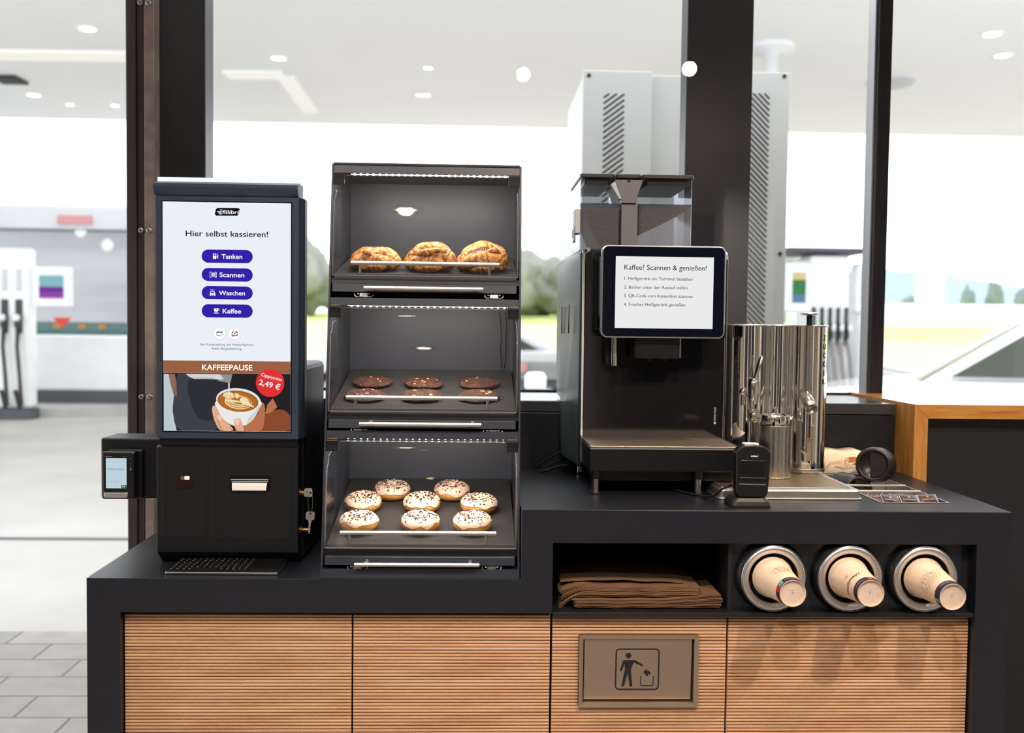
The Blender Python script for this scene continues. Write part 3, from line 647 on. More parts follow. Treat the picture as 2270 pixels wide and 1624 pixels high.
for i in range(4):
    x0, x1 = FR[2*i], FR[2*i+1]
    o = thing('slatted_cabinet', labs[i], 'cabinet', ((x0+x1)/2, .03, .06), group='slatted cabinet fronts')
    MB().box(x0, x1, .033, .044, .066, .777, 'seam').build('door_panel', o)
    t = MB()
    if i != 2: slats(t, x0, x1, zs)
    else:
        fx0, fx1, fz0, fz1 = 1.033, 1.290, .579, .735
        inn = [z for z in zs if fz0-.003 < z < fz1+.003]; out = [z for z in zs if z not in inn]
        slats(t, x0, x1, out); slats(t, x0, fx0-.001, inn); slats(t, fx1+.001, x1, inn)
    t.build('slats', o)
    if i == 2:
        t = MB(); w = .0088                                              # mitred steel surround
        A = rrect(fx0, fx1, fz0, fz1, .0005, 1); B = rrect(fx0+w, fx1-w, fz0+w, fz1-w, .0005, 1); n = len(A)
        yf, yb = .0125, .032
        vs = [(p[0], yf, p[1]) for p in A]+[(p[0], yf+.002, p[1]) for p in B]+[(p[0], yb, p[1]) for p in A]+[(p[0], yb, p[1]) for p in B]
        fs = []
        for k in range(n):
            k2 = (k+1) % n; fs += [(k, n+k, n+k2, k2), (k, k2, 2*n+k2, 2*n+k), (n+k, 3*n+k, 3*n+k2, n+k2)]
        t.add(vs, fs, 'steel_dull'); fl = t.build('flap_surround', o)
        t = MB(); t.box(fx0+w, fx1-w, .030, .032, fz0+w, fz1-w, 'seam')
        Tm = Matrix.Translation((0, .021, fz1-w-.003)) @ Matrix.Rotation(math.radians(2.5), 4, 'X') @ Matrix.Translation((0, -.021, -(fz1-w-.003)))
        t.box(fx0+w+.0028, fx1-w-.0040, .0195, .0225, fz0+w+.0035, fz1-w-.0015, 'steel_dull', .0012, Tm); fp = t.build('waste_flap', o)
        # pictogram, measured on the plate
        t = MB(); PX = lambda u, v: (1.112+(u-862)/500*.0965, .7045-(v-412)/480*.0925)
        Tp = Tm @ Matrix.Translation((0, .0192, 0)) @ XZ
        P = lambda L: [PX(*p) for p in L]
        q = PX(862, 412); q2 = PX(1358, 892)
        t.stroke(rrect(q[0]+.0016, q2[0]-.0016, q2[1]+.0016, q[1]-.0016, .008, 6), .0031, 'ink', Tp, closed=True)
        c = PX(1008, 495); t.flat(oval(c[0], c[1], .0062), 'ink', Tp, .0001)
        t.flat(P([(955, 545), (1080, 545), (1172, 600), (1176, 612), (1163, 616), (1068, 574), (1038, 655), (1058, 840), (1052, 852), (1038, 852), (1028, 842), (1003, 690), (965, 845), (955, 852), (942, 852), (936, 842), (972, 650), (965, 590), (940, 665), (928, 676), (918, 668), (917, 655), (945, 560)]), 'ink', Tp, .0001)
        for L in ([(1176, 685), (1212, 650), (1220, 650), (1205, 705)], [(1222, 665), (1240, 690), (1228, 735), (1198, 712)], [(1226, 660), (1260, 690), (1250, 718), (1244, 715)]): t.flat(P(L), 'ink', Tp, .0001)
        t.stroke(P([(1151, 730), (1151, 828), (1156, 838), (1166, 842), (1276, 842), (1286, 838), (1291, 828), (1293, 730)]), .0019, 'ink', Tp, .0001)
        t.build('pictogram', fp, label='black symbol of a person dropping litter in a bin')

# ------------------------------------------------------------------ paper cups in their round dispensers
cups = [(1.4445, .8630, 1.447, .8640, 'first'), (1.6095, .8630, 1.6055, .8645, 'second'), (1.7730, .8625, 1.7735, .8575, 'third')]
clab = ['cream paper cup with a red and blue badge, base towards the viewer', 'cream paper cup with black script lettering, base towards the viewer', 'cream paper cup with an oval house emblem, base towards the viewer']
dlab = ['round steel cup dispenser nearest the open paper bag cubby', 'middle round steel cup dispenser of the row', 'round steel cup dispenser closest to the counter end']
for i, (cx, cz, ex, ez, _) in enumerate(cups):
    o = thing('cup_dispenser', dlab[i], 'cup dispenser', (cx, .028, cz), group='round cup dispensers')
    T = Matrix.Translation((cx, .041, cz)) @ XZ          # local z now points out of the board, towards the room
    MB().lathe([(.0775, .008), (.0775, .022), (.070, .030)], 'satin', T, 48).build('collar', o)
    t = MB(); t.lathe([(.0695, .030), (.0705, .041), (.069, .045), (.0645, .0475), (.058, .0455), (.0535, .042), (.0525, .030)], 'ring_steel', T, 64); t.lathe([(.0705, .040), (.0712, .044), (.069, .0462)], 'alu', T, 64); t.build('ring', o)
    t = MB(); t.lathe([(.0525, .040), (.0505, .006), (.044, .002), (.001, .002)], 'rubber', T, 40); t.build('tube_sleeve', o)
    # cup: axis from mouth (inside) to base (outside)
    a = Vector((cx, .010, cz)); b = Vector((ex, -.124, ez)); ax = (b-a); L = ax.length
    R = ax.to_track_quat('Z', 'Y').to_matrix()
    cp = thing('paper_cup', clab[i], 'cup', tuple(a), R, 'paper cups')
    r0, r1 = .0415, .0268; rad = lambda z: r0+(r1-r0)*z/L
    t = MB(); t.lathe([(r0+.0015, .001), (r0+.003, .003), (r0+.002, .006), (rad(.006), .0065), (rad(L), L)], 'cup', None, 56); t.lathe([(rad(L), L), (r1-.0012, L), (r1-.0016, L-.006)], 'cup', None, 56); t.build('cup_wall', cp, local=True)
    t = MB(); t.lathe([(r1-.0014, L-.0045), (.001, L-.0045)], 'cupbase', None, 48)
    u0 = ax.normalized()
    # small stamp on the base: drawn in the disc plane, upright for the viewer
    Rb = Matrix.Translation((0, 0, L-.0042)) @ (R.inverted().to_4x4() @ XZ).to_3x3().to_4x4()
    t.text(('12:04', 'B1 L7', 'A 6042')[i], 0, .004, .0022, 'inkgrey', Rb, align='C', rot=(0, 1.1, .9)[i]); t.text('04 2023', .001, -.001, .0018, 'creamprint', Rb, align='C', rot=(0, 1.1, .9)[i]); t.build('cup_base', cp, local=True)
    # wrap drawings around the wall: x = angle in degrees clockwise from the viewer's left, y = distance from the base edge
    Ri = R.inverted()
    def wrap(off=.0003):
        def fn(p):
            th = math.radians(p.x); z = L-p.y; r = rad(z)+off
            w = Vector((-math.cos(th), 0, math.sin(th))); loc = Ri @ w; loc = Vector((loc.x, loc.y, 0)).normalized()*r
            return (loc.x, loc.y, z)
        return fn
    f = wrap(); f2 = wrap(.0005)
    def patch(t, x0, x1, y0, y1, m, fn, n=24):
        vs = []; fs = []
        for k in range(n+1):
            x = x0+(x1-x0)*k/n; vs += [(x, y0, 0), (x, y1, 0)]
        for k in range(n): fs.append((2*k, 2*k+2, 2*k+3, 2*k+1))
        t.add(vs, fs, m, True, None, fn)
    t = MB(); patch(t, 0, 360, .0012, .0185, 'navy', f, 72); t.build('print_band', cp, local=True)
    t = MB()
    def lines(x, y):
        t.text('WIR VERWENDEN NUR', x, y+.0028, .0016, 'creamprint', None, width=34, fn=f2); t.text('NACHHALTIGE BECHER AUS PAPIER', x-4, y, .0016, 'creamprint', None, width=46, fn=f2)
    def emblem(x, y, s):
        k = 1/(.034*math.pi/180)*.001                                     # millimetres to degrees on this wall
        e = lambda px, py: (x+px*k*s, y+py*.001*s)
        def S(pts, w): 
            # a line on the wall, thickened along the axis and around it
            for (p, q) in zip(pts, pts[1:]):
                a_ = Vector(e(*p)); b_ = Vector(e(*q)); d = Vector(((b_.x-a_.x)/k, (b_.y-a_.y)*1000))
                if d.length < 1e-6: continue
                nn = Vector((-d.y, d.x)).normalized()*w/2
                t.add([(a_.x+nn.x*k, a_.y+nn.y*.001, 0), (b_.x+nn.x*k, b_.y+nn.y*.001, 0), (b_.x-nn.x*k, b_.y-nn.y*.001, 0), (a_.x-nn.x*k, a_.y-nn.y*.001, 0)], [(0, 1, 2, 3)], 'ink', False, None, f2)
        ring = lambda rx, ry, p_=2.6: [(rx*math.copysign(abs(math.cos(2*math.pi*j/40))**(2/p_), math.cos(2*math.pi*j/40)), ry*math.copysign(abs(math.sin(2*math.pi*j/40))**(2/p_), math.sin(2*math.pi*j/40))) for j in range(41)]
        S(ring(15, 11), .35); S(ring(11.5, 7.8), .5)
        for wx in (-7, -2.4, 2.2, 6.8):
            for wy in (.8, 3.8):
                S([(wx, wy), (wx+2.4, wy), (wx+2.4, wy+2.2), (wx, wy+2.2), (wx, wy)], .32); S([(wx+1.2, wy), (wx+1.2, wy+2.2)], .25)
        S([(-10, 0), (10, 0)], .35)
        for j in range(9):
            S([(-8+2*j, -1+.4*math.sin(j*2)), (-7.2+2*j, -2.6), (-6.4+2*j, -1.2), (-7+2*j, -4.6+.5*math.cos(j))], .35)
        S([(-6, -6.2), (-2, -5.4), (2, -6.2), (6, -5.5)], .4)
        for j, chx in enumerate('DALLMAYR'):
            an = math.pi-(j+1)*math.pi/9; p = e(13.2*math.cos(an)-.7, 9.3*math.sin(an)-.4); t.text(chx, p[0], p[1], .0011*s, 'ink', None, width=.9*k*s if chx != 'I' else .3, fn=f2)
        for j, chx in enumerate('QUALITY'):
            an = math.pi+(j+1)*math.pi/8; p = e(13.2*math.cos(an)-.7, 9.3*math.sin(an)-.5); t.text(chx, p[0], p[1], .0011*s, 'ink', None, width=.9*k*s if chx != 'I' else .3, fn=f2)
    if i == 0:
        emblem(86, .062, 1.5); lines(62, .010)
        patch(t, 3, 26, .0045, .0165, 'red', f2, 8); patch(t, 28, 50, .0045, .0165, 'cyan', f2, 8)
        f3 = wrap(.0007)
        for (xa, xb) in ((3, 26), (28, 50)):
            for (ya, yb) in ((.0042, .0050), (.0160, .0168)): patch(t, xa, xb, ya, yb, 'goldprint', f3, 6)
        t.text('EU', 9, .0085, .0042, 'navy', None, width=10, fn=f3); t.text('SE', 33, .0085, .0042, 'navy', None, width=10, fn=f3)
    elif i == 1:
        t.text('Dallmayr', -26, .040, .0088, 'ink', None, width=104, bold=.012, fn=f2, slant=0)
        for j in range(14):
            a_ = j*2.4; rr = .5+.22*j; t.text('*' if j % 2 else 'o', 30+rr*2.6*math.cos(a_), .061+rr*.0016*math.sin(a_), .0022, 'ink', None, width=3.2, fn=f2)
        lines(20, .008); patch(t, 82, 100, .0045, .0165, 'red', f2, 6)
    else:
        emblem(36, .056, 1.85); lines(40, .010); patch(t, -28, -14, .003, .0165, 'cyan', f2, 6); t.text('SE', -26, .0075, .0042, 'navy', None, width=8, fn=wrap(.0007))
    t.build('print', cp, local=True)

# ------------------------------------------------------------------ paper bags in the cubby
random.seed(11)
def bag(x0, x1, zfun, yf, depth, name='paper_bag', th=.0009):
    n = 18; vs = []; fs = []
    for j, y in enumerate((yf, yf+depth*.5, yf+depth)):
        for i in range(n+1):
            x = x0+(x1-x0)*i/n; z = zfun(i/n)+.0006*math.sin(j*2+i*.9); yy = y+(.002*math.sin(i*1.3+x0*90) if j == 0 else 0)
            vs += [(x, yy, z), (x, yy, z+th)]
    w = 2*(n+1)
    for j in range(2):
        for i in range(n):
            a = j*w+2*i; fs += [(a+1, a+3, a+w+3, a+w+1), (a, a+w, a+w+2, a+2)]
    for i in range(n): a = 2*i; fs += [(a, a+2, a+3, a+1), (2*w+a, 2*w+a+1, 2*w+a+3, 2*w+a+2)]
    for j in range(2):
        a = j*w; fs += [(a, a+1, a+w+1, a+w), (a+2*n, a+w+2*n, a+w+2*n+1, a+2*n+1)]
    return MB().add(vs, fs, 'kraft', False).build(name)
ZB = .788
for k in range(26):                                                       # lower bundle: bottoms fan up at the far end
    f = k/25; top = .0035+.0325*f
    zf = lambda s, f=f, k=k: ZB+.0008*k+(.0008*k*.55*max(0, (s-.55)/.45)**1.3 if s > .55 else 0)
    o = bag(1.028+random.uniform(-.004, .004)-.008*f, 1.343-.010*abs(f-.5)+random.uniform(-.003, .003), zf, .030+random.uniform(-.004, .004), .24)
    tag(o, 'brown paper bag lying flat in the lower bundle of the open cubby', 'paper bag', 'paper bags of the lower bundle')
for k in range(24):                                                       # upper bundle, its closed ends drooping over the lower one
    f = k/23
    zf = lambda s, f=f, k=k: ZB+.0245+.0009*k-(.030*(1-s/.16)**2*(.3+.7*(1-f)) if s < .16 else 0)+.004*math.exp(-((s-.16)/.08)**2)*f
    o = bag(.990+.010*math.sin(f*2.6)+random.uniform(-.003, .003)-.004*f, 1.295+random.uniform(-.004, .004)-.02*(f > .9), zf, .033+.010*f+random.uniform(-.003, .003), .24)
    tag(o, 'brown paper bag lying flat in the upper bundle of the open cubby', 'paper bag', 'paper bags of the upper bundle')
o = bag(.995, 1.265, lambda s: ZB+.0485+.012*(1-s)-.012*(1-s)**4, .06, .2)
tag(o, 'creased brown paper bag lying askew on top of the whole stack', 'paper bag')
# ------------------------------------------------------------------ self-checkout kiosk
kx0, kx1, ky = .106, .4165, .12
kk = thing('checkout_kiosk', 'tall black self-checkout kiosk with a bright portrait screen', 'kiosk', (.26, .28, ZL))
t = MB(); t.box(.112, .423, .165, .446, ZL+.001, 1.300, 'powder', .012); t.build('rear_housing', kk)
t = MB(); t.prism([(.120, .886), (.120, 1.118), (.128, 1.122), (.175, 1.122), (.175, ZL+.001), (.152, ZL+.001)], kx0+.001, kx1, 'powder', axis='X', bev=.002); t.build('lower_cabinet', kk)
t = MB(); t.prism([(.132, 1.118), (.132, 1.140), (.17, 1.140), (.17, 1.118)], kx0+.004, kx1-.003, 'satin', axis='X'); t.build('joint_recess', kk)
hd = MB(); hd.prism([(kx0+.002, .120), (kx1-.001, .120), (kx1+.008, .150), (kx1+.008, .176), (kx0+.002, .176)], 1.1365, 1.668, 'powder_grey', axis='Z', bev=.003); hd = hd.build('screen_housing', kk)
t = MB(); t.prism([(.118, 1.6675), (.110, 1.674), (.104, 1.684), (.110, 1.692), (.128, 1.698), (.176, 1.698), (.176, 1.6675)], kx0-.001, kx1-.001, 'powder_grey', axis='X', bev=.001); t.build('hood', kk)
t = MB(); t.box(kx0, kx1-.002, .135, .175, 1.6983, 1.7085, 'hoodwhite', .001); t.build('added_white_strip', kk, label='plain white strip added along the hood')  # white strip added with even emission; no known lamp on this hood
# screen surface; drawings use photo-measured millimetres on the screen plane
SX = lambda u: .1222+(u-361)*(.2768/283.5)
SZ = lambda u, v: 1.6535-(v-447.5-(u-361)*.0095)*(.4995/507)
def SP(L): return [(SX(u), SZ(u, v)) for u, v in L]
TS = lambda k: Matrix.Translation((0, .11885-.00025*k, 0)) @ XZ
sc = MB(); sc.box(.120, .4015, .1192, .1202, 1.1515, 1.656, 'bezel'); sc.flat([(.1222, 1.154), (.399, 1.154), (.399, 1.6535), (.1222, 1.6535)], 'scr', Matrix.Translation((0, .1190, 0)) @ XZ); sc = sc.build('touch_screen', kk)
def Tx(t, s, u, v, h, m, w=None, align='C', bold=0., k=2, rot=0., slant=0.):
    q = .2768/283.5
    t.text(s, SX(u), SZ(u, v), h*q, m, TS(k), width=None if w is None else w*q, align=align, bold=bold, rot=rot, slant=slant)
q = .2768/283.5
t = MB(); L = [(479, 461), (531, 461), (528, 478), (476, 478)]
t.flat(SP([(482, 461), (528.5, 461), (531, 463.5), (529, 474.5), (525.5, 478), (479, 478), (476, 475), (478.5, 464)]), 'stxt', TS(2))
Tx(t, 'fillibri', 510, 474.2, 8.6, 'ptxt', 36, bold=.01, k=3, slant=.22)
for (a, b, vv) in ((487, 493, 465.5), (481, 492, 469), (484, 491.5, 472), (486, 491, 474.6)): t.stroke(SP([(a, vv), (b, vv)]), 1.5*q, 'ptxt', TS(3))
t.build('logo', sc)
t = MB(); Tx(t, 'Hier selbst kassieren!', 503, 524, 12.6, 'stxt', 182, bold=.010); t.build('heading_text', sc)
def pill(s, v, tw, icon):
    t = MB(); c = SP([(447, v+15), (560.5, v-15)])
    t.flat(rrect(SX(447), SX(560), SZ(503, v+14.6), SZ(503, v-14.6), 14.6*q, 10), 'pill', TS(2))
    xs = {'Tanken': 514, 'Scannen': 514, 'Waschen': 514, 'Kaffee': 514}[s]
    Tx(t, s, xs, v+5.2, 10.2, 'ptxt', tw, bold=.014, k=3)
    icon(t, xs-tw/2-14, v); t.build('menu_button', sc)
def R_(t, u0, v0, u1, v1, m='ptxt', k=3, r=.8): t.flat(rrect(SX(u0), SX(u1), SZ(u0, v1), SZ(u0, v0), r*q, 3), m, TS(k))
def ic_pump(t, u, v):
    R_(t, u-5, v-6, u+2, v+5.6); R_(t, u-3.6, v-4.4, u+.6, v-1, 'pill', 4, .3)
    t.stroke(SP([(u+2, v-1), (u+4, v), (u+4.2, v+4), (u+5.4, v+4.6), (u+6, v+3), (u+6, v-3), (u+3.4, v-5.4)]), 1.1*q, 'ptxt', TS(3))
def ic_scan(t, u, v):
    for a, b, sx in ((u-7, 1, 1), (u+7, -1, -1)):
        t.stroke(SP([(a+3*b, v-6), (a, v-6), (a, v-3)]), 1.2*q, 'ptxt', TS(3)); t.stroke(SP([(a+3*b, v+6), (a, v+6), (a, v+3)]), 1.2*q, 'ptxt', TS(3))
        t.stroke(SP([(a, v-4), (a, v+4)]), .9*q, 'ptxt', TS(3))
    for du, w in ((-3.6, 1.6), (-1.2, .8), (.6, 1.8), (3.2, 1.6)): R_(t, u+du, v-4.6, u+du+w, v+4.6, r=.1)
def ic_car(t, u, v):
    t.flat(SP([(u-6, v+1), (u-4.4, v-3), (u-3.6, v-3.6), (u+3.6, v-3.6), (u+4.4, v-3), (u+6, v+1), (u+6, v+7), (u+4.4, v+7), (u+4.2, v+5.6), (u-4.2, v+5.6), (u-4.4, v+7), (u-6, v+7)]), 'ptxt', TS(3))
    t.flat(SP([(u-4.4, v+.6), (u-3.4, v-2.2), (u+3.4, v-2.2), (u+4.4, v+.6)]), 'pill', TS(4))
    for d in (-3.2, 3.2): t.flat(oval(SX(u+d), SZ(u, v+3), 1.1*q, n=12), 'pill', TS(4))
    for d in (-3.4, 0, 3.4): t.flat(oval(SX(u+d), SZ(u, v-6.4), .9*q, n=10), 'ptxt', TS(3))
def ic_cup(t, u, v):
    t.flat(SP([(u-5, v-5.6), (u+4, v-5.6), (u+4, v-.6), (u+2.2, v+2), (u-3.2, v+2), (u-5, v-.2)]), 'ptxt', TS(3)); R_(t, u-5.4, v+3.8, u+4.6, v+5.4, r=.2)
    t.stroke(SP([(u+4, v-5), (u+6, v-4.8), (u+6.2, v-2), (u+4, v-1.4)]), 1.2*q, 'ptxt', TS(3)); R_(t, u-1.2, v-4.4, u+1.0, v-2.6, 'pill', 4, .2)
pill('Tanken', 567.5, 46, ic_pump); pill('Scannen', 608, 55, ic_scan); pill('Waschen', 648, 58, ic_car); pill('Kaffee', 688, 41, ic_cup)
def badge(u, draw):
    t = MB(); t.flat(oval(SX(u), SZ(u, 739.3), 13.6*q), 'sgrey', TS(2)); t.flat(oval(SX(u), SZ(u, 738.6), 12.8*q), 'ptxt', TS(3)); draw(t, u); t.build('payment_badge', sc)
def b1(t, u):
    t.stroke(rrect(SX(u-6), SX(u+6.4), SZ(u, 742.6), SZ(u, 733.2), 1.6*q, 3), .9*q, 'stxt', TS(4), closed=True); R_(t, u-6, 735, u+6.4, 737, 'stxt', 4, .1)
    R_(t, u+1, 740.5, u+8, 745, 'ptxt', 5, .1); t.stroke(SP([(u+.6, 742), (u+2.4, 744), (u+6.6, 739.2)]), 1.1*q, 'tick', TS(6))
def b2(t, u):
    t.stroke(rrect(SX(u-4.6), SX(u+6.6), SZ(u, 742.4), SZ(u, 734.2), .5*q, 2), 1.0*q, 'stxt', TS(4), closed=True)
    t.stroke(SP([(u-6.4, 736), (u-6.4, 744.4), (u+4.5, 744.4)]), .7*q, 'inkgrey', TS(4)); t.flat(oval(SX(u+.8), SZ(u, 738.3), 1.5*q, n=12), 'stxt', TS(4))
    for a, b in ((-3.4, 735.4), (5.4, 735.4), (-3.4, 741.2), (5.4, 741.2)): R_(t, u+a-.9, b-.9, u+a+.9, b+.9, 'stxt', 4, .1)
    t.stroke(SP([(u-4.4, 746), (u+6.2, 731.6)]), 1.1*q, 'adred', TS(5))
badge(486.5, b1); badge(519.5, b2)
t = MB(); Tx(t, 'Nur Kartenzahlung und Mobile Payment.', 503, 765, 5.0, 'stxt', 119); Tx(t, 'Keine Bargeldzahlung.', 503, 774, 5.0, 'stxt', 66.5); t.build('notice_text', sc)
t = MB(); t.flat([(.1222, SZ(361, 797.5)), (.1222, SZ(361, 825)), (.399, SZ(361, 825)), (.399, SZ(361, 797.5))], 'brown', TS(2)); Tx(t, 'KAFFEEPAUSE', 503.5, 819.3, 12.6, 'ptxt', 112, bold=.016, k=3); t.build('banner', sc)
# the coffee advert picture
def clip_poly(L, a, b, c, d):
    for ax, lim, sg in ((0, a, 1), (0, b, -1), (1, c, 1), (1, d, -1)):
        o = []
        for i in range(len(L)):
            p, r = L[i-1], L[i]; ip = (p[ax]-lim)*sg >= 0; ir = (r[ax]-lim)*sg >= 0
            if ip != ir:
                f = (lim-p[ax])/(r[ax]-p[ax]); o.append((p[0]+(r[0]-p[0])*f, p[1]+(r[1]-p[1])*f))
            if ir: o.append(r)
        L = o
    return L
Z_ = lambda L: clip_poly(SP([(x/5.4125+330, y/5.4125+700) for x, y in L]), .1222, .399, 1.1545, 1.2795)
def sm(L, n=4):
    """rounds a hand-drawn outline"""
    o = []; k = len(L)
    for i in range(k):
        p0, p1, p2, p3 = (Vector(L[(i+d) % k]) for d in (-1, 0, 1, 2))
        for j in range(n):
            u = j/n; o.append(tuple(.5*((2*p1)+(-p0+p2)*u+(2*p0-5*p1+4*p2-p3)*u*u+(-p0+3*p1-3*p2+p3)*u**3)))
    return o
t = MB()
t.flat([(.1222, SZ(361, 825.2)), (.1222, 1.1545), (.399, 1.1545), (.399, SZ(361, 825.2))], 'adbg', TS(2))
t.flat(Z_([(176, 690), (290, 692), (330, 900), (285, 1150), (330, 1374), (176, 1374)]), 'adlight', TS(3))
t.flat(Z_([(235, 690), (310, 692), (330, 800), (335, 960), (300, 960), (255, 800)]), 'adtan', TS(4))
t.flat(Z_(sm([(345, 700), (460, 700), (620, 770), (860, 900), (900, 1100), (800, 1368), (380, 1368), (290, 1180), (300, 950)])), 'apron', TS(4))
t.flat(Z_(sm([(480, 760), (900, 780), (960, 1000), (760, 1240), (560, 1180)])), 'apron2', TS(5))
t.flat(Z_(sm([(1392, 1190), (1550, 1120), (1690, 1180), (1694, 1376), (1240, 1376), (1160, 1330)])), 'skin3', TS(4))
t.flat(Z_([(1395, 1180), (1425, 1060), (1490, 985), (1545, 1090), (1480, 1150)]), 'skin2', TS(5))
t.flat(Z_(sm([(1340, 1050), (1388, 1060), (1392, 1200), (1350, 1376), (1150, 1376), (1160, 1310), (1300, 1190)])), 'skin2', TS(5))
t.flat(Z_([(440, 690), (850, 692), (905, 762), (700, 752), (540, 752), (480, 724)]), 'jug', TS(5)); t.flat(Z_([(850, 692), (1003, 694), (985, 770), (975, 805), (952, 800), (905, 762)]), 'jugsh', TS(5)); t.flat(Z_([(820, 768), (905, 750), (950, 798), (880, 785)]), 'jugsh', TS(6))
t.flat(Z_(sm([(758, 1092), (800, 1075), (835, 1130), (880, 1170), (960, 1290), (1010, 1372), (862, 1372), (800, 1285), (768, 1190)])), 'skin', TS(5.6))
t.flat(Z_(sm([(815, 1185), (850, 1165), (885, 1190), (985, 1350), (1000, 1372), (880, 1372), (830, 1270)])), 'skin2', TS(6)); t.flat(Z_(sm([(818, 1190), (850, 1168), (884, 1196), (975, 1340), (985, 1370), (890, 1370), (836, 1262)])), 'skin', TS(6.4))
t.flat(Z_(sm([(806, 1020), (830, 1125), (890, 1230), (980, 1300), (1080, 1330), (1180, 1300), (1270, 1220), (1325, 1110), (1343, 1015), (1075, 900)])), 'cupw', TS(7)); t.flat(Z_(sm([(1180, 1296), (1268, 1216), (1322, 1110), (1338, 1030), (1290, 1120), (1200, 1220)])), 'cupsh', TS(7.5))
el = lambda cx, cy, rx, ry, rot=0: Z_(oval(cx, cy, rx, ry, 44, rot))
t.flat(el(1075, 1008, 268, 144, .10), 'cupw', TS(8)); t.flat(el(1072, 1012, 252, 128, .10), 'cupsh', TS(8.5)); t.flat(el(1070, 1020, 246, 126, .10), 'coffee2', TS(9)); t.flat(el(1068, 1022, 236, 117, .10), 'coffee', TS(10))
for k, (cx, cy, rx, ry) in enumerate(((1075, 1030, 165, 84), (1078, 1024, 140, 68), (1085, 1018, 115, 52))):
    t.flat(el(cx, cy, rx, ry, .12), 'crema', TS(11+2*k)); t.flat(el(cx+6, cy-3, rx-11, ry-9, .12), 'coffee', TS(12+2*k))
t.flat(Z_(sm([(1095, 1000), (1130, 975), (1180, 985), (1215, 1040), (1270, 1092), (1190, 1068), (1120, 1048)])), 'crema', TS(18)); t.flat(Z_(sm([(920, 1000), (985, 998), (1060, 1010), (1130, 1035), (1010, 1030), (940, 1016)])), 'crema', TS(18)); t.flat(Z_(sm([(1035, 925), (1080, 930), (1085, 960), (1065, 990), (1045, 960)])), 'crema', TS(18))
t.flat(el(958, 945, 64, 36), 'crema', TS(18)); t.stroke(Z_([(910, 955), (955, 935), (1010, 950)]), .6*q, 'coffee', TS(19)); t.stroke(Z_([(915, 970), (960, 960), (1000, 970)]), .6*q, 'coffee', TS(19))
t.flat(Z_([(958, 800), (974, 800), (972, 955), (962, 955)]), 'milk', TS(20))
t.flat(Z_(sm([(1025, 1265), (1045, 1232), (1085, 1226), (1112, 1250), (1148, 1374), (1062, 1374), (1035, 1320)])), 'skin', TS(21)); t.flat(Z_(sm([(1032, 1262), (1052, 1240), (1085, 1240), (1095, 1275), (1075, 1305), (1045, 1295)])), 'nail', TS(22)); t.flat(Z_(sm([(822, 1200), (845, 1180), (868, 1200), (880, 1240), (858, 1252), (835, 1235)])), 'nail', TS(22))
t.build('advert_picture', sc)
t = MB(); c = (1462/5.4125+330, 797/5.4125+700); t.flat(oval(SX(c[0]), SZ(*c), 31.6*q, n=56), 'adred', TS(23))
Tx(t, 'Cappuccino', c[0]+2.6, c[1]-9.4, 7.6, 'ptxt', 47, bold=.006, k=24, rot=-.25); Tx(t, '2,49 €', c[0]-2.2, c[1]+9.6, 12.2, 'ptxt', 48, bold=.014, k=24, rot=-.25); t.build('price_sticker', sc)
# lower cabinet details
def plate(x0, x1, z0, z1):
    t = MB(); t.prism(rrect(x0, x1, z0, z1, .008), .1188, .1215, 'powder', axis='Y', bev=.0006, bevside='a', seg=1)
    t.stroke(rrect(x0-.0006, x1+.0006, z0-.0006, z1+.0006, .0085), .0012, 'seam', Matrix.Translation((0, .1198, 0)) @ XZ, closed=True); return t
pa = plate(.1185, .2135, .914, 1.090).build('access_panel', kk); pb = plate(.2285, .4015, .913, 1.089).build('access_panel', kk)
t = MB(); t.prism(rrect(.1468, .1850, 1.0255, 1.0572, .003), .1176, .120, 'amber', axis='Y', bev=.0006, bevside='a', seg=1); t.flat(rrect(.1685, .1793, 1.0468, 1.0545, .0015), 'cardlight', Matrix.Translation((0, .1174, 0)) @ XZ); t.flat(rrect(.160, .168, 1.0462, 1.0545, .0015), 'grille', Matrix.Translation((0, .1174, 0)) @ XZ); t.build('scanner_window', pa, label='small brown reader window with a warm light')
t = MB(); t.prism(rrect(.2655, .3565, 1.0235, 1.0592, .004), .1165, .120, 'gloss', axis='Y', bev=.001, bevside='a', seg=1); pr = t.build('receipt_slot', pb)
t = MB(); t.box(.2700, .3530, .1125, .1172, 1.0470, 1.0495, 'alu', .0006); t.box(.2715, .3520, .1120, .1172, 1.0430, 1.0455, 'alu', .0006); t.build('tear_bar', pr)
vs = []; fs = []
for i, (yy, z) in enumerate(((.1165, 1.0435), (.113, 1.0405), (.1108, 1.034), (.1098, 1.0252))):
    vs += [(.2725+.0004*i, yy, z), (.3500-.0008*i, yy, z)]
    if i: fs.append((2*i-2, 2*i-1, 2*i+1, 2*i))
MB().add(vs, fs, 'paper', True).build('receipt_paper', pr)
# lock barrels on the right side
for n_, (y, z) in enumerate(((.146, 1.0150), (.157, .9290))):
    t = MB(); t.cyl((.4155, y, z), (.4185, y, z), .0095, 'brass', n=20); t.cyl((.4185, y, z), (.424 if n_ == 0 else .433, y, z), .0052, 'brass', n=16); t.build('lock', kk)
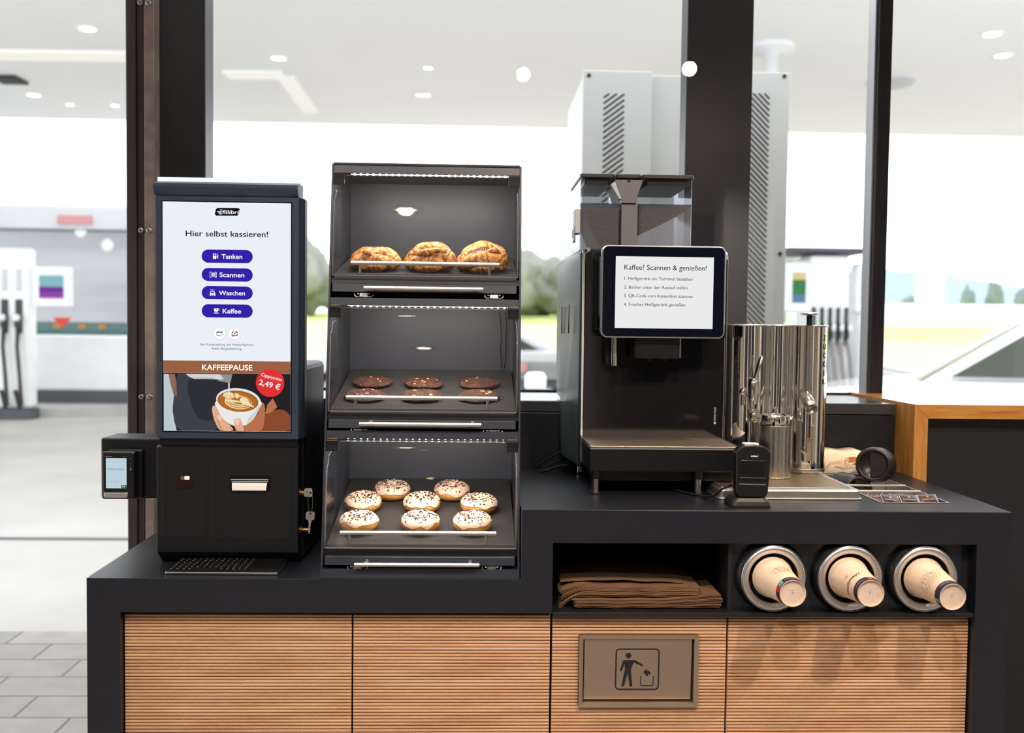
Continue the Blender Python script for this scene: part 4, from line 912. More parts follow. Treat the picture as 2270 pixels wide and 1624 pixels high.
# bracket arm that carries the card terminal, to the left
t = MB(); t.box(-.0435, .112, .200, .300, .990, 1.1275, 'powder', .004); t.build('terminal_arm', kk)
def key(name, lb, T, sil):
    o = thing('key', lb, 'key', T.to_translation(), T.to_3x3(), None)
    t = MB(); bow = rrect(-.010, .010, .0, .019, .004, 4)
    t.prism(bow, -.001, .001, sil, axis='Y', bev=.0003, seg=1)
    t.flat(oval(0, .0145, .0026, n=16), 'seam', Matrix.Translation((0, -.0012, 0)) @ XZ); t.flat(oval(0, .0145, .0026, n=16), 'seam', Matrix.Translation((0, .0012, 0)) @ XZ)
    for j in range(3): t.flat(rrect(-.0045+.0033*j, -.0023+.0033*j, .004, .0095, .0004, 2), 'inkgrey', Matrix.Translation((0, -.0011, 0)) @ XZ)
    t.build('bow', o, local=True)
    t = MB(); t.prism([(-.0035, 0), (-.0035, -.004), (-.002, -.006), (-.002, -.027), (0, -.031), (.0026, -.028), (.0026, -.026), (.0014, -.024), (.0028, -.021), (.0012, -.018), (.0028, -.015), (.0016, -.012), (.0026, -.008), (.0036, -.004), (.0036, 0)], -.0009, .0009, sil, axis='Y'); t.build('blade', o, local=True)
    return o
key('key', 'nickel key turned sideways in the kiosk side lock', Matrix.Translation((.4245, .146, 1.0150)) @ Matrix.Rotation(math.radians(90), 4, 'Y') @ Matrix.Rotation(math.radians(8), 4, 'Z'), 'keysteel')
key('key', 'loose nickel key hanging below the kiosk side lock', Matrix.Translation((.4375, .148, .9530)) @ Matrix.Rotation(math.radians(4), 4, 'Y') @ Matrix.Rotation(math.radians(10), 4, 'Z'), 'keysteel')
t = MB(); t.tube([(.4385+.0052*math.cos(a*.4), .147+.001*math.sin(a*.8), .9905+.0240*math.sin(a*.4)) for a in range(16)], .0006, 'keysteel', 6, closed=True)
tag(t.build('key_ring'), 'thin wire ring joining the two nickel keys', 'key ring')

# card terminal on the arm
cp = thing('card_terminal', 'small black card payment terminal with a pale blue welcome screen', 'card terminal', (0, .18, 1.05))
D_ = Matrix.Translation((.0115, .168, 1.0495)) @ Matrix.Rotation(math.radians(0), 4, 'Z')
t = MB(); t.box(-.030, .044, .012, .032, -.056, .054, 'satin', .003, D_); t.build('mounting_cradle', cp)
t = MB(); t.box(-.037, .035, -.012, .016, -.054, .0525, 'satin', .004, D_); bd = t.build('body', cp)
DT = lambda k: D_ @ Matrix.Translation((0, -.0121-.0002*k, 0)) @ XZ
t = MB(); t.flat(rrect(-.029, .0185, -.0305, .0395, .0012), 'okdark', DT(.5)); t.flat(rrect(-.0272, .0178, -.0290, .0382, .0008), 'cupw', DT(1)); t.flat(rrect(-.0262, .0170, -.0280, .0374, .0006), 'devscr', DT(2))
t.text('Willkommen', -.0245, .0115, .0050, 'devtxt', DT(3), width=.0375); t.stroke(rrect(-.0240, -.0125, -.0165, -.0125, .001), .0003, 'devline', DT(3), closed=True); t.stroke(rrect(-.0105, .0030, -.0165, -.0125, .001), .0003, 'devline', DT(3), closed=True)
t.text('Visa', -.0225, -.0152, .0014, 'devtxt', DT(3), width=.0085); t.text('Manager', -.0092, -.0152, .0014, 'devtxt', DT(3), width=.0105)
t.flat(rrect(.0062, .0178, -.0288, -.0218, .0008), 'okgreen', DT(3)); t.text('OK', .0120, -.0268, .0036, 'cupw', DT(4), align='C', bold=.02); t.build('screen', bd)
t = MB(); t.text('Verifone', -.0285, .0410, .0022, 'creamprint', DT(.5), width=.0145); t.text('UX700', .0100, .0410, .0018, 'inkgrey', DT(.5), width=.0075); t.build('maker_mark', bd)
t = MB()
for zz, mm, rr in ((.026, 'inkgrey', .0006), (.0215, 'inkgrey', .0006), (.0175, 'blueled', .0007), (.0132, 'blueled', .0013), (.0365, 'inkgrey', .0012), (-.031, 'inkgrey', .0008), (-.0445, 'brown', .0008)): t.flat(oval(.0268, zz, rr, n=14), mm, DT(.5))
t.build('indicator_lights', bd)
t = MB(); t.box(-.0315, .0225, -.0165, -.010, -.0490, -.0375, 'alu', .002, D_); t.box(-.0285, .0195, -.0170, -.0160, -.0495, -.0400, 'steel', .0004, D_); t.build('card_slot', bd)

# keyboard in front of the kiosk
kb = thing('keyboard', 'slim black keyboard with silver edge and touchpad lying below the kiosk', 'keyboard', (.272, .1, ZL))
KT = Matrix.Translation((.152, .030, ZL+.001)) @ Matrix.Rotation(math.radians(1.2), 4, 'X') @ Matrix.Rotation(math.radians(-.6), 4, 'Z')
t = MB(); t.prism(rrect(0, .238, 0, .128, .004), 0, .005, 'alu', T=KT, axis='Z', bev=.0012); t.build('base', kb)
t = MB(); t.prism(rrect(.0012, .2368, .0016, .127, .0035), .005, .0064, 'satin', T=KT, axis='Z', bev=.0005, bevside='b', seg=1); t.build('top_plate', kb)
t = MB(); tl = MB(); random.seed(3); rows = 7; kp = .0129
for r in range(rows):
    y = .008+r*.0170; x = .005; k = 0
    while x < .172:
        w = .0112 if not (r == 0 and k == 4) else .052
        w = min(w, .176-x)
        if w > .006:
            t.box(x, x+w, y, y+.0142, .0064, .0078, 'satin', .0008, KT, 1)
            if w < .03: tl.text(random.choice('QWERTZUIOPASDFGHJKLYXCVBNM0123456789'), x+.0025, y+.0068, .0036, 'paper', KT @ Matrix.Translation((0, 0, .00795)))
        x += w+.0017; k += 1
t.build('keycaps', kb); tl.build('key_legends', kb)
t = MB(); t.prism(rrect(.180, .233, .010, .120, .002), .0064, .0070, 'gloss', T=KT, axis='Z'); t.build('touchpad', kb)

# ------------------------------------------------------------------ pastry display case
ds = thing('pastry_display', 'three-tier charcoal pastry display with clear flaps and led strips', 'display case', (.6935, .22, ZL))
X0, X1 = .4845, .9025
ys = lambda z: .139*(z-.859)/.882
def yz(z): return ys(z)
for xa, xb in ((X0, X0+.004), (X1-.004, X1)):
    t = MB(); t.prism([(0.0, ZL+.001), (ys(1.745), 1.745), (.16, 1.748), (.452, 1.748), (.452, ZL+.001)], xa, xb, 'case', axis='X', bev=.0005, seg=1); t.build('side_panel', ds)
t = MB(); t.box(X0+.004, X1-.004, .440, .452, ZL+.001, 1.748, 'case_in'); t.build('back_panel', ds)
t = MB(); t.box(X0+.004, X1-.004, ys(1.74), .44, 1.7425, 1.7475, 'case', .0005); t.build('top_panel', ds)
t = MB(); t.prism([(ys(.859)+.001, ZL+.001), (ys(.878)+.001, .878), (.30, .878), (.30, ZL+.001)], X0+.004, X1-.004, 'case', axis='X', bev=.0005, seg=1); t.build('base_board', ds)
xi0, xi1 = X0+.006, X1-.006
TRAYS = []
for k, H in enumerate((1.7415, 1.4500, 1.1655)):
    def slab_yz(poly, m, name, par=ds, x0=xi0-.002, x1=xi1+.002, bev=.0006):
        t = MB(); t.prism(poly, x0, x1, m, axis='X', bev=bev, seg=1); return t.build(name, par)
    y = ys(H)
    slab_yz([(ys(H-.017)+.0015, H-.017), (ys(H)+.0015, H), (ys(H)+.06, H), (ys(H)+.06, H-.004), (ys(H)+.014, H-.004), (ys(H-.017)+.013, H-.017)], 'case', 'header')
    if k: slab_yz([(y+.05, H-.0005), (y+.05, H+.001), (.44, H+.030), (.44, H+.028)], 'case_in', 'shelf_roof')
    # led strip behind the header
    yl = ys(H-.018)+.018
    t = MB(); t.box(xi0+.030, xi1-.018, yl-.002, yl+.010, H-.0135, H-.0105, 'alu'); ls = t.build('led_profile', ds)
    t = MB(); t.box(xi0+.034, xi1-.022, yl-.001, yl+.007, H-.0175, H-.0136, 'ledwhite'); t.build('led_strip', ls)
    t = MB()
    for j in range(25):
        x = xi0+.042+j*(xi1-xi0-.072)/24; t.lathe([(.0030, 0), (.0024, -.0018), (.001, -.0026), (.0001, -.0028)], 'ledpoint', Matrix.Translation((x, yl+.001, H-.0168)), 10)
    t.build('led_points', ls)
    light('led_strip_light', 'AREA', ((xi0+xi1)/2, yl+.016, H-.021), 1.75, (1.0, .95, .88), ((xi0+xi1)/2, yl+.075, H-.25), shape='RECTANGLE', size=.34, size_y=.01)
    # hinge blocks
    for xa in (xi0-.001, xi1-.023):
        t = MB(); yy = ys(H-.03)-.004; t.box(xa, xa+.024, yy-.0015, yy+.010, H-.043, H-.0195, 'satin', .0012); t.cyl((xa, yy+.004, H-.0185), (xa+.024, yy+.004, H-.0185), .0032, 'satin', n=12); t.cyl((xa+.002, yy+.001, H-.0163), (xa+.022, yy+.001, H-.0163), .0008, 'brass', n=8); t.build('hinge', ds)
    # clear flap: bent sheet plus side wings
    zt, zb = H-.0255, H-.2425
    fy = lambda z: ys(z)-.0045-.002*math.sin(math.pi*(H-z)/.25)
    pr = [(fy(zt)+.006, zt+.003)]+[(fy(zt-(zt-zb)*j/14), zt-(zt-zb)*j/14) for j in range(15)]
    t = MB(); th = .0022; n = len(pr)
    vs = []
    for (yy, z) in pr: vs += [(xi0+.001, yy, z), (xi1-.001, yy, z)]
    for (yy, z) in pr: vs += [(xi0+.001, yy+th, z), (xi1-.001, yy+th, z)]
    fs = []
    for j in range(n-1): fs += [(2*j, 2*j+1, 2*j+3, 2*j+2), (2*n+2*j, 2*n+2*j+2, 2*n+2*j+3, 2*n+2*j+1)]
    t.add(vs, fs, 'acrylic', True); fl = t.build('clear_flap', ds)
    t = MB()
    wing = [(fy(zb)+.002, zb)]+[(fy(zb+(zt-.05-zb)*j/6)+.002, zb+(zt-.05-zb)*j/6) for j in range(1, 7)]+[(fy(zt-.046)+.004+.022*math.sin(a), zt-.05+.022*(1-math.cos(a))) for a in (.4, .8, 1.2, 1.57)]+[(fy(zt)+.10, zt-.022), (fy(zt)+.10, zb+.02)]
    for xa in (xi0+.001, xi1-.003): t.prism(wing, xa, xa+.002, 'acrylic', axis='X')
    t.build('side_wings', fl)
    t = MB(); t.box(xi0+.001, xi1-.001, fy(zb)-.0002, fy(zb)+.0028, zb-.0012, zb+.0006, 'edge_highlight_and_latch'); t.box(xi0+.026, xi1-.026, fy(zt)+.004, fy(zt)+.0075, zt+.0026, zt+.0042, 'edge_highlight_and_latch')
    for xa in (xi0+.0007, xi1-.0033): t.tube([(xa+.0012, p[0], p[1]) for p in wing[:12]], .0011, 'edge_highlight_and_latch', 6)
    t.build('flap_edge_highlights', fl)  # highlight of leaking led light put into the pale edge colour
    # pull-out tray: sloping floor, front lip, drawer face, handle, rail
    zf = H-.2395; yf = ys(zf)+.011; rise = .19; yb = .432
    tz = lambda yy, zf=zf, yf=yf: zf+.19*(yy-yf)
    TRAYS.append((yf, tz, zf))
    tr_ = MB(); tr_.prism([(yf, zf), (yb, tz(yb)), (yb, tz(yb)-.006), (yf+.004, zf-.006)], xi0+.003, xi1-.003, 'tray', axis='X', bev=.0004, seg=1); tr_ = tr_.build('tray', ds)
    t = MB(); t.box(xi0+.003, xi1-.003, yf-.0012, yf+.0008, zf-.009, zf+.0012, 'case_in', .0004); t.build('tray_lip', tr_)
    zl = H-.262
    slab_yz([(ys(zf-.009)+.010, zf-.009), (ys(zl)+.010, zl+.0005), (ys(zl)+.02, zl+.0005), (ys(zl)+.02, zf-.009)], 'satin', 'tray_front')
    zd = H-.2785
    slab_yz([(ys(zd)-.001, zd), (ys(zl)-.001, zl-.0006), (ys(zl)+.0015, zl+.0006), (ys(zl)+.03, zl+.0006), (ys(zd)+.03, zd)], 'case', 'drawer_front', ds, xi0+.002, xi1-.004)
    zh = (H-.2705, H-.2685, H-.2745)[k]; yh = ys(zh)-.016
    t = MB(); t.cyl((.5625+(-.003 if k else 0)-(.003 if k == 2 else 0), yh, zh), (.8195-(.001*k), yh, zh), .0041, 'steel', n=20)
    for x in (.585-.002*k, .802-.002*k): t.cyl((x, yh, zh+(0, .003, .004)[k]), (x, ys(zh)+.001, zh+(0, .003, .004)[k]), .0038, 'steel', n=16)
    t.build('handle', ds)
    rz = zf+.0245; ry = yf+.004; xr0, xr1 = (.530, .527, .5215)[k], (.8545, .8530, .8525)[k]
    t = MB(); t.cyl((xr0, ry, rz), (xr1, ry, rz), .0045, 'steel', n=20); rl = t.build('guard_rail', ds)
    for x in (xr0+.020, xr1-.021):
        t = MB(); t.cyl((x, ry, zf+.0015), (x, ry, rz), .0032, 'steel_v', n=16); t.build('rail_post', rl)
    # clear latch clips in the gap below the drawer
    zc = H-.2848
    for x in (.5605, .8435):
        t = MB(); yy = ys(zc)+.004; t.box(x-.009, x+.009, yy-.002, yy+.006, zc-.0042, zc+.0038, 'white' if k == 0 else 'edge_highlight_and_latch', .0015)
        for sx in (-1, 1):
            t.tube([(x+sx*.009, yy, zc-.003), (x+sx*.016, yy-.001, zc-.0044), (x+sx*.0205, yy, zc-.001), (x+sx*.0195, yy, zc+.0035)], .0011, 'alu', 6); t.tube([(x+sx*.0095, yy-.001, zc+.0035), (x+sx*.013, yy-.001, zc+.001), (x+sx*.014, yy-.001, zc+.004)], .001, 'alu', 6)
        t.tube([(x-.018, yy-.002, zc-.0046), (x+.018, yy-.002, zc-.0046)], .0009, 'alu', 6)
        t.build('latch', ds)
t = MB(); t.tube([(.862, .40, 1.425), (.866, .425, 1.40), (.8685, .432, 1.36), (.866, .433, 1.33), (.8685, .433, 1.31), (.870, .433, 1.285)], .0012, 'rubber', 6); t.tube([(.878, .40, 1.425), (.882, .425, 1.39), (.879, .432, 1.35), (.8805, .433, 1.32), (.877, .433, 1.285)], .0012, 'rubber', 6); t.build('led_cable', ds)

# donuts, cookies, pastries
RISE = math.atan(.19)
TILT = Matrix.Rotation(RISE, 3, 'X')
random.seed(21)
def on_tray(k, x, y):
    yf, tz, zf = TRAYS[k]; return (x, y, tz(y))
def donut(x, y, lb, s=1., spin=0.):
    o = thing('donut', lb, 'donut', on_tray(2, x, y), TILT @ Matrix.Rotation(spin, 3, 'Z'), 'iced donuts on the lowest tray')
    R, rx, rz = .0248*s, .0180*s, .0172*s; zc = rz
    def torus(t, a0, a1, er, m, wob=0., n=44, kk=14):
        vs = []; fs = []
        for i in range(n):
            th = 2*math.pi*i/n; w = wob*noise.noise(Vector((math.cos(th)*2.2+x*50, math.sin(th)*2.2, y*40)))
            for j in range(kk+1):
                f = j/kk; ph = math.radians(a0+(a1-a0)*f)+(w*(1-2*f))
                bump = 1+.03*noise.noise(Vector((math.cos(th)*3, math.sin(th)*3, ph*1.5+x*70)))
                r = R+(rx+er)*math.cos(ph)*bump; z = zc+(rz+er)*math.sin(ph)*bump
                if z < 0: z *= .3
                vs.append((r*math.cos(th), r*math.sin(th), z))
        k1 = kk+1
        for i in range(n):
            i2 = (i+1) % n
            for j in range(kk): fs.append((i*k1+j, i2*k1+j, i2*k1+j+1, i*k1+j+1))
        return t.add(vs, fs, m, True)
    torus(MB(), -180, 180, 0, 'dough', kk=20).build('dough', o, local=True)
    torus(MB(), 14, 186, .0013, 'icing', .55).build('icing', o, local=True)
    t = MB(); ms = ['s_choc']*24+['s_white', 's_white', 's_white', 's_pink', 's_green', 's_blue', 's_yel']
    for _ in range(150):
        th = random.uniform(0, 2*math.pi); ph = math.radians(random.triangular(24, 160, 78)); r = R+(rx+.0016)*math.cos(ph); z = zc+(rz+.0016)*math.sin(ph)
        nrm = Vector((math.cos(th)*math.cos(ph), math.sin(th)*math.cos(ph), math.sin(ph))); qd = nrm.to_track_quat('Z', 'Y').to_matrix().to_4x4()
        m = random.choice(ms); big = 1.6 if random.random() < .2 else 1.1
        a, b, c = random.uniform(.0009, .0019)*big, random.uniform(.0006, .0010)*big, .0007
        T = Matrix.Translation((r*math.cos(th), r*math.sin(th), z)) @ qd @ Matrix.Rotation(random.uniform(0, 6.3), 4, 'Z')
        t.box(-a, a, -b, b, -c, c, m, 0, T @ Matrix.Rotation(random.uniform(-.4, .4), 4, 'X'))
    sp = t.build('sprinkles', o, local=True); sp['kind'] = 'stuff'
for a in [(.5525, .104, 'iced donut at the kiosk-side end of the front row, partly behind the rail'), (.6870, .105, 'iced donut in the middle of the front row, behind the rail'), (.8015, .104, 'iced donut in the front row at the coffee-machine end, behind the rail'),
          (.5480, .222, 'iced donut in the second row at the kiosk-side end, with a yellow flake on top'), (.684, .220, 'iced donut in the centre of the tray, behind the middle front donut'), (.8160, .214, 'iced donut in the second row at the coffee-machine end'),
          (.6080, .300, 'iced donut at the back of the tray, the one closer to the kiosk'), (.7515, .300, 'iced donut at the back of the tray, the one closer to the coffee machine')]:
    donut(a[0], a[1], a[2], 1., random.uniform(0, 6))
def cookie(x, y, lb, s=1., nuts=9):
    o = thing('cookie', lb, 'cookie', on_tray(1, x, y), TILT, 'chocolate cookies on the middle tray'); sd = Vector((x*31, y*17, 3))
    bm = bmesh.new(); bmesh.ops.create_icosphere(bm, subdivisions=5, radius=1)
    for v in bm.verts:
        p = v.co.copy(); rr = .0445*s*(1+.09*noise.noise(p*1.6+sd))
        h = .0088*(1+.40*noise.noise(p*3+sd)+.22*noise.noise(p*9+sd)); flat = (1-(p.x**2+p.y**2))**.35 if p.x**2+p.y**2 < 1 else 0
        v.co = Vector((p.x*rr, p.y*rr*.92, .0075+math.copysign(h*max(flat, 0), p.z)*(1.0 if p.z > 0 else .8)+.0030*noise.noise(p*13+sd)*(p.z > 0)))
    MB().bm(bm, 'cookie', True).build('crumb', o, local=True)
    t = MB()
    for j in range(nuts):
        a = random.uniform(0, 6.28); r = math.sqrt(random.uniform(.05, .95))*.040*s; sz = random.uniform(.0022, .0046)
        bm = bmesh.new(); bmesh.ops.create_icosphere(bm, subdivisions=2, radius=1)
        for v in bm.verts: v.co *= 1+.5*noise.noise(v.co*1.5+Vector((j*3, x*9, 0)))
        T = Matrix.Translation((r*math.cos(a), r*math.sin(a)*.92, .0155-.0060*(r/(.04*s))**3)) @ Matrix.Rotation(random.uniform(0, 6), 4, 'Z') @ Matrix.Diagonal((sz*1.4, sz, sz*.55, 1)); t.bm(bm, 'nut', True, T)
    t.build('nut_pieces', o, local=True)
for a in [(.5590, .150, 'dark chocolate cookie in the front row nearest the kiosk, behind the rail'), (.6850, .152, 'dark chocolate cookie in the middle of the front row, behind the rail'), (.8120, .154, 'dark chocolate cookie in the front row nearest the coffee machine, behind the rail'),
          (.5635, .268, 'dark chocolate cookie in the back row nearest the kiosk, few nuts showing', 4), (.6830, .262, 'dark chocolate cookie in the middle of the back row, dotted with many nuts', 14), (.8120, .268, 'dark chocolate cookie in the back row nearest the coffee machine', 7)]:
    cookie(a[0], a[1], a[2], 1.05, a[3] if len(a) > 3 else 10)
def twist(x, y, lb, sd, w, h):
    """a knotted sweet roll: strands of dough wound over each other"""
    random.seed(sd)
    o = thing('twisted_pastry', lb, 'pastry', on_tray(0, x, y), TILT, 'twisted pastries on the top tray')
    bm = bmesh.new(); bmesh.ops.create_icosphere(bm, subdivisions=4, radius=1)
    for v in bm.verts:
        p = v.co; n_ = 1+.10*noise.noise(p*2.5+Vector((sd, 0, 0))); v.co = Vector((p.x*w*.44*n_, p.y*.040*n_, max(0, h*.42+p.z*h*.42*n_)))
    t = MB(); t.bm(bm, 'choc', True); t.build('filling', o, local=True)
    t = MB()
    def strand(fn, r0, N=60, flat=1.):
        t.tube([fn(i/(N-1)) for i in range(N)], [r0*(.45+.55*math.sin(math.pi*min(1, max(0, i/(N-1))))**.35)*(1+.07*math.sin(i*.5+sd)) for i in range(N)], 'pastry', 14, True, False, None, flat)
    # two ropes twisted around the outline
    for s in (0, 1):
        strand(lambda u, s=s: (w*.405*math.cos(-.5+6.9*u)+.005*math.cos(15*u+s*math.pi), -.036*math.sin(6.9*u-.5)*.95+.0045*math.sin(15*u+s*math.pi), .0165+.0065*math.sin(15*u+s*math.pi)+.003*s), .0140)
    # arcs folding over the top
    for j in range(3):
        a = -.032+.031*j+random.uniform(-.003, .003); hh = h*(.80+.13*math.sin(j*1.9+sd)); dx = random.uniform(-.006, .006)
        strand(lambda u, a=a, hh=hh, dx=dx: (dx+w*.41*math.cos(math.pi*(1-u)), a*.75+.018*math.sin(math.pi*u*1.3+sd+a*60), .012+(hh-.022)*math.sin(math.pi*u)**.8), .0140, 40, 1.3)
    strand(lambda u: (w*.28*math.cos(3.6*u+sd), -.014+.02*math.sin(3.6*u+sd), h*.70+.004*math.sin(9*u)), .0085, 36)
    t.build('dough_strands', o, local=True)
twist(.5770, .186, 'twisted chocolate pastry nearest the kiosk on the top tray, flattest of the three', 1, .106, .052)
twist(.7000, .186, 'twisted chocolate pastry in the middle of the top tray, with a dark open swirl', 2, .104, .064)
twist(.8180, .188, 'twisted chocolate pastry nearest the coffee machine on the top tray', 5, .106, .064)
# ------------------------------------------------------------------ coffee machine
mc = thing('coffee_machine', 'black fully automatic coffee machine with a tilted touch display and bean hoppers', 'coffee machine', (1.245, .4, ZU))
mx0, mx1 = 1.067, 1.424
t = MB(); t.prism(rrect(mx0+.003, mx1-.003, 1.05, 1.578, .012), .372, .60, 'gloss', axis='Y', bev=.003, bevside='a'); t.build('front_body', mc)
def shell(xo, xi, nm):
    """bowed side shell: rounded top, lower back corner cut away"""
    prof = [(.374, 1.045), (.374, 1.562), (.378, 1.574), (.390, 1.580), (.70, 1.580), (.735, 1.572), (.75, 1.55), (.75, 1.25), (.72, 1.20), (.60, 1.197), (.597, 1.17), (.585, 1.10), (.55, 1.045)]
    n = 10; s = 1 if xo > xi else -1; vs = []; fs = []; k = len(prof)
    cy, cz = .56, 1.32
    for j in range(n+1):
        f = j/n; ins = 1-.035*f**3; bow = math.sin(f*math.pi/2)
        for (y, z) in prof:
            yy = cy+(y-cy)*ins; zz = cz+(z-cz)*ins; amp = max(0., min(1., (yy-.374)/.22)); x = xi+(xo-xi)*bow*(.25+.75*math.sin(amp*math.pi/2)); vs.append((x, yy, zz))
    for j in range(n):
        for i in range(k): fs.append((j*k+i, j*k+(i+1) % k, (j+1)*k+(i+1) % k, (j+1)*k+i))
    fs.append(tuple(range(n*k, n*k+k))); t = MB(); t.add(vs, fs, 'shellgrey', True); return t
M['shellgrey'] = mat('side_shell_grey', '#4c5552', .3, var=.04, vscale=30, bump=.05, bscale=500)
lsh = shell(1.033, mx0+.003, 'l').build('side_shell', mc, label='grey bowed side cover')
shell(1.440, mx1-.003, 'r').build('side_shell', mc)
t = MB()
for y0, zt, zb in ((.455, 1.452, 1.375), (.60, 1.448, 1.372)):
    a = .06; t.tube([(1.0350 if y0 > .5 else 1.0405, y0, zt-.004), (1.0350 if y0 > .5 else 1.0405, y0+.001, zb)], .0045, 'powder', 8, flat=.35)
t.build('shell_grooves', lsh)
for xa, xb in ((mx0-.002, mx0+.004), (mx1-.004, mx1+.001)):
    t = MB(); t.prism([(.367, 1.048), (.367, 1.562), (.371, 1.575), (.384, 1.582), (.384, 1.05)], xa, xb, 'chrome', axis='X', bev=.0008); t.build('chrome_edge_strip', mc)
t = MB(); t.prism(rrect(1.092, 1.16, 1.385, 1.565, .006), .360, .373, 'gloss', axis='Y', bev=.003, bevside='a'); t.build('screen_bracket_cover', mc)
t = MB(); t.box(1.10, 1.40, .30, .42, 1.41, 1.565, 'satin', .01); t.build('screen_neck', mc)
# lettering on the front
t = MB(); Tm_ = Matrix.Translation((0, .3716, 0)) @ XZ
t.flat(rrect(1.3985, 1.4035, 1.1545, 1.1595, .0008), 'cupw', Tm_); t.flat(rrect(1.4004, 1.4016, 1.1554, 1.1586, .0001, 1), 'ink', Tm_, .0002); t.flat(rrect(1.3994, 1.4026, 1.1564, 1.1576, .0001, 1), 'ink', Tm_, .0002)
t.text('SWISS MADE', 1.4032, 1.1620, .0048, 'creamprint', Tm_, width=.0345, rot=math.pi/2, bold=.01); t.build('maker_mark', mc)
# touch display, leaning slightly back
sx0, sx1, sz0, sz1 = 1.099, 1.395, 1.3675, 1.586
Td = Matrix.Translation((0, .27, 0))
t = MB(); t.prism(rrect(sx0, sx1, sz0, sz1, .016, 8), -.004, .016, 'alu', T=Td, axis='Y', bev=.0025); dsp = t.build('display_frame', mc, label='slim aluminium display frame')
t = MB(); t.prism(rrect(sx0+.0035, sx1-.0035, sz0+.0035, sz1-.0035, .0135, 8), -.0052, 0, 'bezel', T=Td, axis='Y', bev=.0008, bevside='a', seg=1); t.build('display_glass', dsp)
DX = lambda u: 1.132+(u-1364)*(.233/214); DZ = lambda u, v: 1.5602-(v-567)*(.1690/161.5)
TD = lambda k: Matrix.Translation((0, .27-.0053-.0003*k, 0)) @ XZ
t = MB(); t.flat([(DX(1364), DZ(0, 729)), (DX(1578), DZ(0, 729)), (DX(1578), DZ(0, 567.5)), (DX(1364), DZ(0, 567.5))], 'scr2', TD(1)); pg = t.build('display_page', dsp)
t = MB(); qq = .233/214
for s, v, h, w, b in (('Kaffee? Scannen & genießen!', 597.5, 10.6, 179, .0), ('1. Heißgetränk am Terminal bestellen', 620.5, 6.6, 149, 0), ('2. Becher unter den Auslauf stellen', 640, 6.6, 138.5, 0), ('3. QR-Code vom Kassenbon scannen', 659.3, 6.6, 150, 0), ('4. Frisches Heißgetränk genießen', 678.6, 6.6, 134, 0)):
    t.text(s, DX(1383), DZ(0, v), h*qq, 'stxt', TD(2), width=w*qq, bold=b)
t.build('display_text', pg)
# outlets
t = MB(); t.prism(rrect(1.180, 1.300, .288, .35, .012), 1.318, 1.40, 'satin', axis='Z', bev=.004); t.box(1.292, 1.2945, .2865, .288, 1.321, 1.368, 'alu', .0005)
for x in (1.222, 1.258): t.cyl((x, .312, 1.318), (x, .312, 1.312), .007, 'satin', n=16)
t.build('coffee_spout', mc)
t = MB(); t.cyl((1.137, .30, 1.40), (1.137, .30, 1.306), .0068, 'steel_v', n=20); t.cyl((1.137, .30, 1.330), (1.137, .30, 1.300), .0076, 'chrome', n=20); t.build('steam_wand', mc)
t = MB(); t.box(1.120, 1.129, .33, .372, 1.300, 1.44, 'rubber', .002); t.build('wand_backplate', mc)
# drip tray with perforated plate
t = MB(); t.box(1.068, 1.418, .186, .372, 1.060, 1.1165, 'satin', .004); t.box(1.082, 1.41, .215, .58, 1.035, 1.062, 'satin', .004); tb = t.build('drip_tray', mc)
M['gratebrown'] = mat('fine_grate_steel', '#cdbcae', .40, 1.0, bump=.25, bscale=900)
t = MB(); t.box(1.072, 1.4145, .191, .371, 1.1160, 1.1195, 'gratebrown', .001)
for x in (1.150, 1.245, 1.340): t.box(x-.0012, x+.0012, .189, .192, 1.1185, 1.1205, 'alu', .0004)
t.box(1.0695, 1.0725, .189, .371, 1.1165, 1.1205, 'alu', .0008); t.box(1.4145, 1.4170, .189, .371, 1.1165, 1.1205, 'alu', .0008); t.build('drip_grate', tb)
for x, y in ((1.084, .196), (1.322, .196), (1.081, .515), (1.40, .515)):
    t = MB(); t.cyl((x, y, ZU+.001), (x, y, 1.045), .0085, 'steel_v', n=24); t.cyl((x, y, ZU+.0005), (x, y, ZU+.004), .0105, 'rubber', n=24); t.cyl((x, y, 1.044), (x, y, 1.062), .011, 'satin', n=20); t.build('foot', mc)
# bean hoppers
hp = MB(); hp.box(1.075, 1.348, .452, .70, 1.580, 1.588, 'satin', .001); hp = hp.build('hopper_base', mc)
def hopper(x0, x1, nm, lean):
    t = MB(); y0, y1 = .450, .70
    t.prism(rrect(x0, x1, y0, y1, .012), 1.705, 1.770, 'hopper', axis='Z', smooth=False); o = t.build('bean_hopper', mc)
    t = MB(); t.prism(rrect(x0, x1, y0, y1, .012), 1.588, 1.703, 'frost', axis='Z'); t.box(x0-.0005, x1+.0005, y0-.0008, y1, 1.7015, 1.7055, 'hopper', .001); t.build('frosted_funnel', o)
    # heap of beans seen dark through the frosted wall
    if lean > 0: poly = [(x0+.006, 1.692), (x1-.004, 1.694), (x1-.004, 1.592), (x0+.05, 1.592)]
    else: poly = [(x0+.004, 1.696), (x1-.006, 1.700), (x1-.012, 1.690), (x0+.004, 1.628)]
    t = MB(); t.prism(poly, y0+.012, y1-.02, 'beans', axis='Y'); b = t.build('coffee_beans', o)
    return o
ha = hopper(1.066, 1.168, 'a', 1); hb_ = hopper(1.212, 1.351, 'b', -1)
M['chutegrey'] = mat('chute_grey_plastic', '#77737a', .38, bump=.05, bscale=200); t = MB()
t.prism([(1.150, 1.764), (1.2225, 1.764), (1.206, 1.715), (1.206, 1.705), (1.168, 1.705), (1.168, 1.715)], .440, .60, 'chutegrey', axis='Y', bev=.0015, bevside='a'); t.prism([(1.169, 1.704), (1.211, 1.704), (1.211, 1.588), (1.169, 1.588)], .446, .62, 'chutegrey', axis='Y', bev=.0015, bevside='a')
